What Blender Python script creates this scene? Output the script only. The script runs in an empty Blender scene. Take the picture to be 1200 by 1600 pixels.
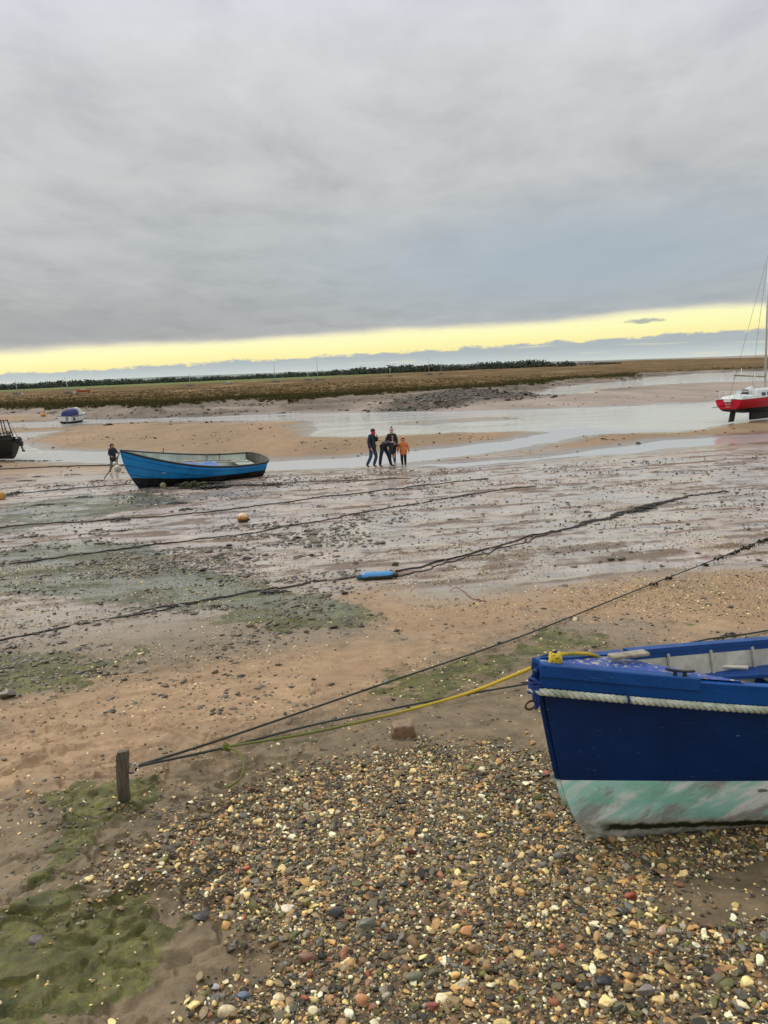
import bpy, math, random
import numpy as np
from mathutils import Vector, Matrix

# ---------------------------------------------------------------- camera, sky, sun
SC = bpy.context.scene
COL = SC.collection
EYE = 4.35                                    # metres above the channel water
F_PX = 1190.0
ROLL = math.radians(2.45)
PITCH = math.atan(221*math.cos(ROLL)/F_PX)
_F = np.array([0, math.cos(PITCH), -math.sin(PITCH)])
_U0 = np.array([0, math.sin(PITCH), math.cos(PITCH)])
_R0 = np.array([1.0, 0, 0])
_R = math.cos(ROLL)*_R0 - math.sin(ROLL)*_U0
_U = math.sin(ROLL)*_R0 + math.cos(ROLL)*_U0
cd = bpy.data.cameras.new("camera")
cam = bpy.data.objects.new("camera", cd); COL.objects.link(cam)
cd.sensor_fit = 'VERTICAL'; cd.sensor_height = 36.0; cd.sensor_width = 27.0
cd.lens = F_PX/1600*36.0
cd.clip_start = 0.05; cd.clip_end = 20000
M4 = Matrix(((_R[0], _U[0], -_F[0], 0), (_R[1], _U[1], -_F[1], 0), (_R[2], _U[2], -_F[2], EYE), (0, 0, 0, 1)))
cam.matrix_world = M4
SC.camera = cam
SC.view_settings.view_transform = 'Standard'
SC.view_settings.look = 'None'
SC.view_settings.exposure = 0.0
SC.view_settings.gamma = 1.0

SUN_EL, SUN_AZ = math.radians(38), math.radians(-50)    # azimuth from +Y, clockwise
sd_ = bpy.data.lights.new("sun", 'SUN'); sd_.energy = 1.5; sd_.angle = math.radians(14); sd_.color = (1, 0.95, 0.86)
sun = bpy.data.objects.new("sun", sd_); COL.objects.link(sun)
_sdir = Vector((math.sin(SUN_AZ)*math.cos(SUN_EL), math.cos(SUN_AZ)*math.cos(SUN_EL), math.sin(SUN_EL)))
sun.rotation_euler = _sdir.to_track_quat('Z', 'Y').to_euler()
sun.location = (0, 0, 60)

def lin(r, g, b):
    f = lambda c: (c/255/12.92) if c <= 10.3 else ((c/255+0.055)/1.055)**2.4
    return (f(r), f(g), f(b))

class NT:
    """tiny node-tree helper"""
    def __init__(s, tree): s.t = tree; s.n = tree.nodes; s.l = tree.links
    def new(s, typ, **kw):
        n = s.n.new(typ)
        for k, v in kw.items(): setattr(n, k, v)
        return n
    def put(s, sock, v):
        if isinstance(v, bpy.types.NodeSocket): s.l.new(v, sock)
        elif v is not None:
            if isinstance(v, (tuple, list)) and sock.type == 'RGBA' and len(v) == 3: v = (*v, 1)
            sock.default_value = v
    def math(s, op, a, b=None, c=None, clamp=False):
        n = s.new('ShaderNodeMath', operation=op, use_clamp=clamp)
        s.put(n.inputs[0], a); s.put(n.inputs[1], b)
        if c is not None: s.put(n.inputs[2], c)
        return n.outputs[0]
    def mix(s, f, a, b, blend='MIX'):
        n = s.new('ShaderNodeMix', data_type='RGBA', blend_type=blend, clamp_factor=True)
        s.put(n.inputs[0], f); s.put(n.inputs[6], a); s.put(n.inputs[7], b)
        return n.outputs[2]
    def mapr(s, v, a, b, c=0.0, d=1.0, smooth=False):
        n = s.new('ShaderNodeMapRange', interpolation_type='SMOOTHSTEP' if smooth else 'LINEAR')
        s.put(n.inputs[0], v)
        for i, q in enumerate((a, b, c, d)): s.put(n.inputs[i+1], q)
        return n.outputs[0]
    def noise(s, vec, scale, detail=4, rough=0.55, dist=0.0, col=False):
        n = s.new('ShaderNodeTexNoise')
        s.put(n.inputs['Vector'], vec); n.inputs['Scale'].default_value = scale
        n.inputs['Detail'].default_value = detail; n.inputs['Roughness'].default_value = rough
        n.inputs['Distortion'].default_value = dist
        return n.outputs['Color' if col else 'Fac']
    def voro(s, vec, scale, feature='F1', out='Distance', rnd=1.0):
        n = s.new('ShaderNodeTexVoronoi', feature=feature)
        s.put(n.inputs['Vector'], vec); n.inputs['Scale'].default_value = scale
        n.inputs['Randomness'].default_value = rnd
        return n.outputs[out]
    def mapping(s, vec, sc=(1, 1, 1), loc=(0, 0, 0), rot=(0, 0, 0)):
        n = s.new('ShaderNodeMapping'); s.put(n.inputs[0], vec)
        n.inputs['Location'].default_value = loc; n.inputs['Rotation'].default_value = rot
        n.inputs['Scale'].default_value = sc
        return n.outputs[0]
    def ramp(s, f, stops, interp='LINEAR'):
        n = s.new('ShaderNodeValToRGB'); s.put(n.inputs[0], f); cr = n.color_ramp; cr.interpolation = interp
        while len(cr.elements) > 1: cr.elements.remove(cr.elements[-1])
        cr.elements[0].position = stops[0][0]; cr.elements[0].color = (*stops[0][1], 1)
        for p, c in stops[1:]:
            e = cr.elements.new(p); e.color = (*c, 1)
        return n.outputs[0]
    def bump(s, h, strength=0.5, dist=0.01, normal=None):
        n = s.new('ShaderNodeBump'); s.put(n.inputs['Height'], h)
        n.inputs['Strength'].default_value = strength; n.inputs['Distance'].default_value = dist
        if normal is not None: s.put(n.inputs['Normal'], normal)
        return n.outputs[0]
    def attr(s, name, out='Fac'):
        n = s.new('ShaderNodeAttribute', attribute_name=name); return n.outputs[out]

# world: low overcast over a physical sky, a clear yellow strip above the horizon
W = bpy.data.worlds.new("World"); SC.world = W; W.use_nodes = True
W.node_tree.nodes.clear()
w = NT(W.node_tree)
sky = w.new('ShaderNodeTexSky', sky_type='NISHITA', sun_disc=False, sun_elevation=SUN_EL, sun_rotation=SUN_AZ)
gen = w.new('ShaderNodeTexCoord').outputs['Generated']
sep = w.new('ShaderNodeSeparateXYZ'); w.put(sep.inputs[0], gen)
el = w.math('MULTIPLY', w.math('ARCSINE', sep.outputs[2]), 57.2958)
az = w.math('MULTIPLY', w.math('ARCTAN2', sep.outputs[0], sep.outputs[1]), 57.2958)
comb = w.new('ShaderNodeCombineXYZ'); w.put(comb.inputs[0], az); w.put(comb.inputs[1], el)
P = comb.outputs[0]                                       # degrees of azimuth and elevation
# position on the flat cloud deck, for perspective streaks
zz = w.math('MAXIMUM', w.math('ADD', sep.outputs[2], 0.10), 0.02)
c2 = w.new('ShaderNodeCombineXYZ')
w.put(c2.inputs[0], w.math('DIVIDE', sep.outputs[0], zz)); w.put(c2.inputs[1], w.math('DIVIDE', sep.outputs[1], zz))
deck = c2.outputs[0]
n_big = w.noise(w.mapping(deck, (0.75, 0.85, 1), rot=(0, 0, 0.5)), 1.0, 5, 0.55, 0.2)
n_fine = w.noise(w.mapping(deck, (1.7, 1.2, 1), loc=(3, 9, 0), rot=(0, 0, -0.4)), 1.6, 6, 0.6, 0.25)
elt = w.math('SUBTRACT', el, w.math('MULTIPLY', az, 0.017))
edge1 = w.noise(w.mapping(P, (0.10, 0.5, 1)), 1.0, 4, 0.55)
edge2 = w.noise(w.mapping(P, (0.36, 1.3, 1), loc=(7, 3, 0)), 1.0, 8, 0.74)
top = w.math('ADD', 2.45, w.math('MULTIPLY', edge1, 1.0))
bot = w.math('ADD', 0.40, w.math('MULTIPLY', edge2, 1.6))
up = w.mapr(w.math('SUBTRACT', elt, top), -0.45, 0.35, smooth=True)
dn = w.mapr(w.math('SUBTRACT', elt, bot), -0.05, 0.16, smooth=True)
elw = w.math('ADD', el, w.math('MULTIPLY', w.math('SUBTRACT', n_big, 0.5), 14.0))
cloud = w.ramp(w.math('DIVIDE', elw, 90.0), [
    (0.0, lin(180, 181, 178)), (0.055, lin(180, 182, 181)), (0.10, lin(188, 191, 192)), (0.15, lin(199, 200, 200)),
    (0.20, lin(207, 208, 210)), (0.26, lin(220, 222, 229)), (0.36, (0.78, 0.79, 0.84)), (0.5, (1.15, 1.16, 1.2)), (1.0, (1.55, 1.56, 1.6))])
cloud = w.mix(1.0, cloud, w.ramp(n_fine, [(0.28, (0.83, 0.84, 0.86)), (0.5, (0.985, 0.985, 0.985)), (0.72, (1.10, 1.095, 1.09))]), 'MULTIPLY')
# cooler, darker belly of cloud ahead and to the right
px_ = w.math('DIVIDE', w.math('SUBTRACT', az, 15), 19); py_ = w.math('DIVIDE', w.math('SUBTRACT', el, 7.0), 4.0)
bell = w.math('POWER', 2.718, w.math('MULTIPLY', -1.0, w.math('ADD', w.math('MULTIPLY', px_, px_), w.math('MULTIPLY', py_, py_))))
cloud = w.mix(w.math('MULTIPLY', bell, 0.85), cloud, lin(168, 182, 193))
px2 = w.math('DIVIDE', w.math('ADD', az, 22), 16); py2 = w.math('DIVIDE', w.math('SUBTRACT', el, 3.6), 1.6)
bell2 = w.math('POWER', 2.718, w.math('MULTIPLY', -1.0, w.math('ADD', w.math('MULTIPLY', px2, px2), w.math('MULTIPLY', py2, py2))))
cloud = w.mix(w.math('MULTIPLY', bell2, 0.65), cloud, lin(158, 161, 164))
strip = w.ramp(w.mapr(w.math('SUBTRACT', elt, top), -1.8, 0.2), [
    (0.0, lin(255, 240, 168)), (0.45, (1.0, .99, .50)), (0.70, (1.0, .98, .56)), (0.88, lin(250, 242, 205)), (1.0, lin(222, 214, 196))])
low = w.ramp(w.math('DIVIDE', w.math('MAXIMUM', el, 0.0), 2.5), [
    (0.0, lin(214, 220, 214)), (0.15, lin(196, 206, 206)), (0.4, lin(176, 186, 190)), (1.0, lin(170, 178, 182))])
lowstreak = w.noise(w.mapping(P, (0.14, 2.6, 1), loc=(2, 0, 0)), 1.0, 4, 0.6)
low = w.mix(w.mapr(lowstreak, 0.56, 0.7, 0.0, 0.7), low, lin(232, 226, 190))
skyc = w.mix(dn, low, strip)
skyc = w.mix(up, skyc, cloud)
# small stray cloud in the clear strip on the right
sx = w.math('DIVIDE', w.math('SUBTRACT', az, 19.0), 1.5); sy = w.math('DIVIDE', w.math('SUBTRACT', el, 2.62), 0.2)
sb = w.math('ADD', w.math('ADD', w.math('MULTIPLY', sx, sx), w.math('MULTIPLY', sy, sy)), w.math('MULTIPLY', w.noise(w.mapping(P, (1.2, 4, 1)), 1.0, 4, 0.6), 2.4))
skyc = w.mix(w.mapr(sb, 2.2, 1.3, 0.0, 0.85, smooth=True), skyc, lin(168, 172, 170))
skyc = w.mix(w.mapr(el, -0.6, -0.1), lin(120, 112, 95), skyc)
sc10 = w.mix(1.0, skyc, (10.0, 10.0, 10.0), 'MULTIPLY')
fin = w.mix(0.97, sky.outputs[0], sc10)
bg = w.new('ShaderNodeBackground'); w.put(bg.inputs[0], fin); bg.inputs[1].default_value = 0.1
w.put(w.new('ShaderNodeOutputWorld').inputs[0], bg.outputs[0])

# ---------------------------------------------------------------- tools
RNG = np.random.default_rng(7); random.seed(7)

def tag(o, label=None, cat=None, group=None, kind=None):
    if label: o['label'] = label
    if cat: o['category'] = cat
    if group: o['group'] = group
    if kind: o['kind'] = kind
    return o

def empty(name, loc, label, cat, group=None, rot=(0, 0, 0)):
    o = bpy.data.objects.new(name, None); COL.objects.link(o); o.empty_display_size = 0.2
    o.location = loc; o.rotation_euler = rot
    return tag(o, label, cat, group)

def mesh_np(name, V, Fc, m=None, parent=None, smooth=True, attrs=None, sharp=None):
    """V (n,3) array; Fc: (k,3|4) int array, or a list of index lists"""
    me = bpy.data.meshes.new(name)
    V = np.asarray(V, dtype=np.float32)
    if isinstance(Fc, np.ndarray):
        k, c = Fc.shape
        me.vertices.add(len(V)); me.vertices.foreach_set('co', V.ravel())
        me.loops.add(k*c); me.loops.foreach_set('vertex_index', Fc.astype(np.int32).ravel())
        me.polygons.add(k); me.polygons.foreach_set('loop_start', np.arange(0, k*c, c, dtype=np.int32))
        me.update(calc_edges=True)
    else:
        me.from_pydata([tuple(map(float, v)) for v in V], [], [tuple(map(int, f)) for f in Fc]); me.update()
    if not isinstance(Fc, np.ndarray): me.validate()
    if smooth: me.polygons.foreach_set('use_smooth', np.ones(len(me.polygons), dtype=bool))
    if attrs:
        for an, (dom, typ, arr) in attrs.items():
            a = me.attributes.new(an, typ, dom)
            if typ == 'FLOAT': a.data.foreach_set('value', np.asarray(arr, dtype=np.float32).ravel())
            else: a.data.foreach_set('color', np.asarray(arr, dtype=np.float32).ravel())
    if m: me.materials.append(m)
    o = bpy.data.objects.new(name, me); COL.objects.link(o)
    if parent: o.parent = parent
    if sharp and smooth:
        try: me.set_sharp_from_angle(angle=math.radians(sharp))
        except Exception: pass
    return o

class MB:
    def __init__(s): s.v = []; s.f = []; s.n = 0
    def add(s, V, Fc):
        V = np.asarray(V, float).reshape(-1, 3); s.v.append(V)
        s.f += [[int(i)+s.n for i in f] for f in Fc]; s.n += len(V); return s
    def build(s, name, m=None, parent=None, smooth=True, sharp=35):
        return mesh_np(name, np.vstack(s.v), s.f, m, parent, smooth, sharp=sharp)

def box(c, size, rot=None, bev=0.0):
    """bevelled box: an octagon-edged block"""
    sx, sy, sz = [q/2 for q in size]
    b = min(bev, sx*.9, sy*.9, sz*.9)
    V = []; Fc = []
    if b <= 0:
        V = [(x*sx, y*sy, z*sz) for x in (-1, 1) for y in (-1, 1) for z in (-1, 1)]
        Fc = [(0, 1, 3, 2), (4, 6, 7, 5), (0, 4, 5, 1), (2, 3, 7, 6), (0, 2, 6, 4), (1, 5, 7, 3)]
    else:
        def ring(x0, y0, z, b_):
            return [(-x0+b_, -y0, z), (x0-b_, -y0, z), (x0, -y0+b_, z), (x0, y0-b_, z), (x0-b_, y0, z), (-x0+b_, y0, z), (-x0, y0-b_, z), (-x0, -y0+b_, z)]
        for (dx, z) in ((b, -sz), (0, -sz+b), (0, sz-b), (b, sz)): V += ring(sx-dx, sy-dx, z, b)
        for r in range(3):
            for i in range(8): Fc.append((r*8+i, r*8+(i+1) % 8, (r+1)*8+(i+1) % 8, (r+1)*8+i))
        Fc.append(tuple(range(7, -1, -1))); Fc.append(tuple(range(24, 32)))
    V = np.array(V, float)
    if rot is not None: V = V @ np.array(rot.to_matrix() if hasattr(rot, 'to_matrix') else rot).T
    return V+np.array(c), Fc

def tube(path, rad, seg=8, cap=True, flat=1.0):
    P = np.asarray(path, float); n = len(P)
    rad = np.broadcast_to(np.asarray(rad, float), (n,))
    T = np.gradient(P, axis=0); T /= np.linalg.norm(T, axis=1)[:, None]+1e-12
    up = np.array([0, 0, 1.0]) if abs(T[0][2]) < 0.9 else np.array([1.0, 0, 0])
    N = np.zeros_like(P); N[0] = np.cross(np.cross(T[0], up), T[0])
    N[0] /= np.linalg.norm(N[0])
    for i in range(1, n):
        v = N[i-1]-T[i]*np.dot(N[i-1], T[i]); N[i] = v/(np.linalg.norm(v)+1e-12)
    B = np.cross(T, N)
    a = np.linspace(0, 2*np.pi, seg, endpoint=False)
    V = P[:, None, :]+rad[:, None, None]*(np.cos(a)[None, :, None]*N[:, None, :]*flat+np.sin(a)[None, :, None]*B[:, None, :])
    Fc = [(i*seg+j, i*seg+(j+1) % seg, (i+1)*seg+(j+1) % seg, (i+1)*seg+j) for i in range(n-1) for j in range(seg)]
    if cap: Fc += [tuple(range(seg-1, -1, -1)), tuple(range((n-1)*seg, n*seg))]
    return V.reshape(-1, 3), Fc

def spline(pts, n):
    """Catmull-Rom through pts, n samples, even spacing"""
    P = np.asarray(pts, float)
    if len(P) == 2: return P[0]+(P[1]-P[0])*np.linspace(0, 1, n)[:, None]
    Q = np.vstack([2*P[0]-P[1], P, 2*P[-1]-P[-2]]); out = []
    for i in range(len(P)-1):
        t = np.linspace(0, 1, 40, endpoint=False)[:, None]; a, b, c, d = Q[i:i+4]
        out.append(.5*((2*b)+(-a+c)*t+(2*a-5*b+4*c-d)*t*t+(-a+3*b-3*c+d)*t**3))
    out = np.vstack(out+[P[-1:]])
    L = np.r_[0, np.cumsum(np.linalg.norm(np.diff(out, axis=0), axis=1))]
    s = np.linspace(0, L[-1], n)
    return np.stack([np.interp(s, L, out[:, k]) for k in range(3)], 1)

def twisted(path, rad, pitch, seg=6, strands=3):
    """laid rope: strands wound around a path"""
    P = np.asarray(path, float)
    L = np.r_[0, np.cumsum(np.linalg.norm(np.diff(P, axis=0), axis=1))]
    n = max(int(L[-1]/pitch*9), 8); s = np.linspace(0, L[-1], n)
    P = np.stack([np.interp(s, L, P[:, k]) for k in range(3)], 1)
    T = np.gradient(P, axis=0); T /= np.linalg.norm(T, axis=1)[:, None]+1e-12
    up = np.array([0, 0, 1.0]) if np.mean(np.abs(T[:, 2])) < 0.85 else np.array([1.0, 0, 0])
    B = np.cross(T, up); B /= np.linalg.norm(B, axis=1)[:, None]+1e-12; N = np.cross(B, T)
    mb = MB()
    for k in range(strands):
        a = 2*np.pi*(s/pitch+k/strands)
        mb.add(*tube(P+rad*.5*(np.cos(a)[:, None]*N+np.sin(a)[:, None]*B), rad*.56, seg))
    return mb

def lathe(profile, seg=16, axis='z'):
    P = np.asarray(profile, float); a = np.linspace(0, 2*np.pi, seg, endpoint=False)
    V = np.stack([P[:, 0][:, None]*np.cos(a), P[:, 0][:, None]*np.sin(a), np.repeat(P[:, 1][:, None], seg, 1)], 2).reshape(-1, 3)
    n = len(P); Fc = [(i*seg+j, i*seg+(j+1) % seg, (i+1)*seg+(j+1) % seg, (i+1)*seg+j) for i in range(n-1) for j in range(seg)]
    Fc += [tuple(range(seg-1, -1, -1)), tuple(range((n-1)*seg, n*seg))]
    if axis == 'x': V = V[:, [2, 0, 1]]
    return V, Fc

def ico(sub):
    t = (1+5**.5)/2
    V = [(-1, t, 0), (1, t, 0), (-1, -t, 0), (1, -t, 0), (0, -1, t), (0, 1, t), (0, -1, -t), (0, 1, -t), (t, 0, -1), (t, 0, 1), (-t, 0, -1), (-t, 0, 1)]
    V = [np.array(v)/np.linalg.norm(v) for v in V]
    Fc = [(0, 11, 5), (0, 5, 1), (0, 1, 7), (0, 7, 10), (0, 10, 11), (1, 5, 9), (5, 11, 4), (11, 10, 2), (10, 7, 6), (7, 1, 8), (3, 9, 4), (3, 4, 2), (3, 2, 6), (3, 6, 8), (3, 8, 9), (4, 9, 5), (2, 4, 11), (6, 2, 10), (8, 6, 7), (9, 8, 1)]
    for _ in range(sub):
        mid = {}; F2 = []
        def m_(a, b):
            k = (min(a, b), max(a, b))
            if k not in mid:
                v = V[a]+V[b]; V.append(v/np.linalg.norm(v)); mid[k] = len(V)-1
            return mid[k]
        for a, b, c in Fc:
            x, y, z = m_(a, b), m_(b, c), m_(c, a); F2 += [(a, x, z), (b, y, x), (c, z, y), (x, y, z)]
        Fc = F2
    return np.array(V), np.array(Fc)

def hash2(ix, iy, seed):
    h = (ix.astype(np.int64)*374761393+iy.astype(np.int64)*668265263+seed*1442695041) & 0xffffffff
    h = ((h ^ (h >> 13))*1274126177) & 0xffffffff
    return ((h ^ (h >> 16)) & 0xffff)/65535.0

def vnoise(x, y, seed=0):
    ix = np.floor(x); iy = np.floor(y); fx = x-ix; fy = y-iy
    fx = fx*fx*(3-2*fx); fy = fy*fy*(3-2*fy)
    a = hash2(ix, iy, seed); b = hash2(ix+1, iy, seed); c = hash2(ix, iy+1, seed); d = hash2(ix+1, iy+1, seed)
    return (a*(1-fx)+b*fx)*(1-fy)+(c*(1-fx)+d*fx)*fy

def fbm(x, y, octv=4, seed=0, gain=0.5):
    s = 0; a = 1; t = 0
    for o in range(octv):
        ang = 0.6*o+0.4; xr = x*math.cos(ang)-y*math.sin(ang); yr = x*math.sin(ang)+y*math.cos(ang)
        s = s+a*(vnoise(xr*2**o+13*o, yr*2**o-7*o, seed+o)*2-1); t += a; a *= gain
    return s/t

def sstep(x, a, b):
    t = np.clip((x-a)/(b-a), 0, 1); return t*t*(3-2*t)

def project(p):
    d = np.asarray(p, float)-np.array([0, 0, EYE])
    z = d @ _F
    return 600+F_PX*(d @ _R)/z, 800-F_PX*(d @ _U)/z

# the beach slopes from the shingle down to the channel
_ty = np.linspace(0, 60, 601)
_td = np.interp(_ty, [0, 2.5, 3.5, 6, 11, 20, 28, 34, 40, 60], [1.78, 2.06, 2.27, 2.62, 3.2, 3.86, 4.16, 4.27, 4.28, 4.28])
_k = np.ones(13)/13; _td = np.r_[_td[:6], np.convolve(_td, _k, 'same')[6:-6], _td[-6:]]
def base_z(x, y):
    return EYE-np.interp(np.clip(y, 0, 60), _ty, _td)

def ray(px, py):
    d = _F+_R*(px-600)/F_PX-_U*(py-800)/F_PX
    return d/np.linalg.norm(d)

def at(px, py, z=None):
    """the point of the ground (or of the level z) seen at a spot of the photograph"""
    d = ray(px, py); o = np.array([0, 0, EYE])
    if z is not None:
        t = (z-EYE)/min(d[2], -1e-4); return o+d*min(t, 8000)
    lo, hi = 0.3, 8000.0
    for _ in range(60):
        m = (lo+hi)/2; p = o+d*m
        if p[2] > base_z(p[0], p[1]): lo = m
        else: hi = m
    return o+d*hi

def poly(pts, z=None): return np.array([at(a, b, z)[:2] for a, b in pts])

def sdist(X, Y, pl, closed=True, clip=None):
    """signed distance to polygon (positive inside), in metres"""
    D = np.full(X.shape, 1e9); ins = np.zeros(X.shape, bool); n = len(pl)
    for i in range(n if closed else n-1):
        ax, ay = pl[i]; bx, by = pl[(i+1) % n]
        dx, dy = bx-ax, by-ay; L = dx*dx+dy*dy+1e-12
        t = np.clip(((X-ax)*dx+(Y-ay)*dy)/L, 0, 1)
        D = np.minimum(D, (X-ax-t*dx)**2+(Y-ay-t*dy)**2)
        c = ((ay > Y) != (by > Y)) & (X < (bx-ax)*(Y-ay)/((by-ay) if abs(by-ay) > 1e-12 else 1e-12)+ax)
        ins ^= c
    D = np.sqrt(D)
    return np.where(ins, D, -D) if closed else D
# ---------------------------------------------------------------- the ground
ZM = 1.25                                       # level of the salt marsh
def marsh_level(px): return np.interp(px, [500, 950], [1.25, .78])
MARSH = np.array([at(a, b, float(marsh_level(a)))[:2] for a, b in [(-600, 650), (-300, 642), (0, 635), (120, 634), (250, 633), (310, 626), (400, 620), (470, 621), (500, 617), (560, 615), (600, 611), (700, 606), (800, 601), (860, 597),
              (900, 590), (975, 590), (990, 586), (1000, 582), (1100, 578), (1200, 574), (1500, 561), (1900, 543)]])
MARSH = np.vstack([MARSH, [[3000, 9000], [-6000, 9000], [-6000, MARSH[0][1]]]])
W1 = poly([(-500, 682), (-200, 668), (0, 661), (60, 659), (130, 656), (300, 652), (400, 648), (450, 645.5), (600, 644), (700, 643), (780, 640), (900, 637), (1000, 633), (1080, 628.5), (1130, 625), (1400, 613), (1700, 600),
           (1700, 646), (1400, 650), (1200, 654), (1150, 658), (1113, 661.5), (1060, 669), (1000, 674), (900, 681), (845, 675), (820, 671), (700, 673), (600, 679), (520, 678.5), (485, 672), (470, 664), (500, 661), (450, 657), (250, 657), (140, 661), (95, 666), (0, 668), (-200, 678), (-500, 697)])
W2 = poly([(-500, 726), (-200, 700), (0, 691), (35, 692.5), (75, 702), (170, 705), (300, 712), (415, 719.5), (550, 713), (600, 707), (700, 698), (800, 686), (838, 677), (870, 672), (960, 672), (900, 681), (850, 692), (800, 701), (685, 716),
           (600, 724), (550, 728), (420, 733), (330, 734), (180, 724), (30, 717), (0, 716), (-200, 728), (-500, 754)])
W3 = poly([(640, 724.5), (760, 718), (850, 713), (925, 701), (980, 694), (1035, 686), (1120, 681.5), (1200, 676), (1350, 668), (1500, 664), (1500, 680), (1330, 684), (1200, 688), (1130, 692), (1050, 698), (985, 706), (900, 711), (800, 720), (700, 727)])
W4 = poly([(20, 676), (60, 674.5), (95, 672.5), (60, 679), (30, 686), (0, 690), (-60, 694), (-60, 686)])
W5 = poly([(840, 616), (870, 605), (950, 597.5), (1000, 591), (1080, 584.5), (1200, 579), (1450, 569), (1450, 582), (1200, 594), (1100, 597), (1000, 602), (920, 608), (880, 616)])
ISLE = poly([(610, 662), (650, 657), (700, 654), (760, 651), (812, 650), (818, 653), (760, 656), (700, 660), (650, 665)])
MOUND = poly([(560, 641), (600, 631), (650, 622), (700, 615), (770, 611), (850, 609), (885, 613), (820, 621), (745, 628), (700, 634), (650, 637)], .40)
ALGAE = [poly(q) for q in (
    [(-80, 880), (60, 850), (150, 845), (250, 853), (275, 880), (300, 888), (400, 908), (480, 930), (560, 948), (592, 965), (540, 985), (470, 992), (380, 985), (300, 962), (200, 950), (100, 930), (-80, 935)],
    [(-80, 1035), (60, 1022), (140, 1030), (220, 1008), (245, 1015), (200, 1040), (140, 1060), (100, 1080), (0, 1088), (-80, 1090)],
    [(590, 1085), (650, 1045), (760, 1010), (850, 985), (940, 988), (975, 1003), (900, 1020), (820, 1042), (740, 1080), (670, 1110), (600, 1104)],
    [(60, 1255), (130, 1228), (190, 1238), (250, 1222), (250, 1245), (205, 1262), (185, 1300), (160, 1310), (130, 1360), (60, 1395), (20, 1370), (45, 1330), (95, 1300)],
    [(-60, 1440), (60, 1400), (130, 1392), (262, 1395), (240, 1430), (300, 1455), (300, 1490), (230, 1550), (100, 1600), (60, 1680), (-60, 1690)],
    [(800, 990), (840, 975), (860, 990)], [(1000, 972), (1040, 964), (1065, 976), (1020, 982)],
    [(-80, 815), (0, 790), (150, 772), (260, 770), (300, 785), (200, 800), (60, 825), (-80, 850)])]
ALG_K = [1.35, 1.3, 0.95, 1.15, 1.15, .7, .75, .8]
GRAVEL = poly([(150, 1420), (165, 1345), (235, 1275), (330, 1248), (390, 1215), (450, 1188), (560, 1172), (680, 1160), (760, 1166), (860, 1190), (960, 1230), (1400, 1260), (1500, 1500), (1350, 1900), (300, 1900), (300, 1640), (330, 1560), (400, 1520), (415, 1480), (330, 1440), (250, 1395)])
MUDPATCH = poly([(1060, 1345), (1200, 1320), (1420, 1320), (1420, 1440), (1200, 1452), (1110, 1470), (1040, 1420)])
SANDLIGHT = [poly(q) for q in ([(-100, 1110), (60, 1090), (200, 1065), (330, 1040), (480, 1020), (640, 985), (760, 955), (860, 950), (800, 1000), (640, 1050), (560, 1100), (420, 1150), (350, 1180), (200, 1215), (60, 1235), (-100, 1250)],
                               [(560, 960), (520, 930), (600, 915), (700, 940), (800, 930), (1000, 900), (1300, 880), (1300, 980), (1000, 985), (800, 970), (640, 1000)])]
PEBBLY = poly([(880, 925), (1000, 905), (1250, 895), (1250, 960), (1050, 960), (940, 950)])
BASINS = [(W1, .05, 1.6), (W2, .05, .5), (W3, .05, .3), (W4, .05, .6), (W5, .05, 2.0)]

def near_poly(X, Y, pl, pad):
    return (X > pl[:, 0].min()-pad) & (X < pl[:, 0].max()+pad) & (Y > pl[:, 1].min()-pad) & (Y < pl[:, 1].max()+pad)

def sdl(X, Y, pl, pad):
    """sdist where it matters, -pad elsewhere"""
    out = np.full(X.shape, -float(pad)); m = near_poly(X, Y, pl, pad)
    if m.any(): out[m] = np.maximum(sdist(X[m], Y[m], pl), -pad)
    return out

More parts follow.
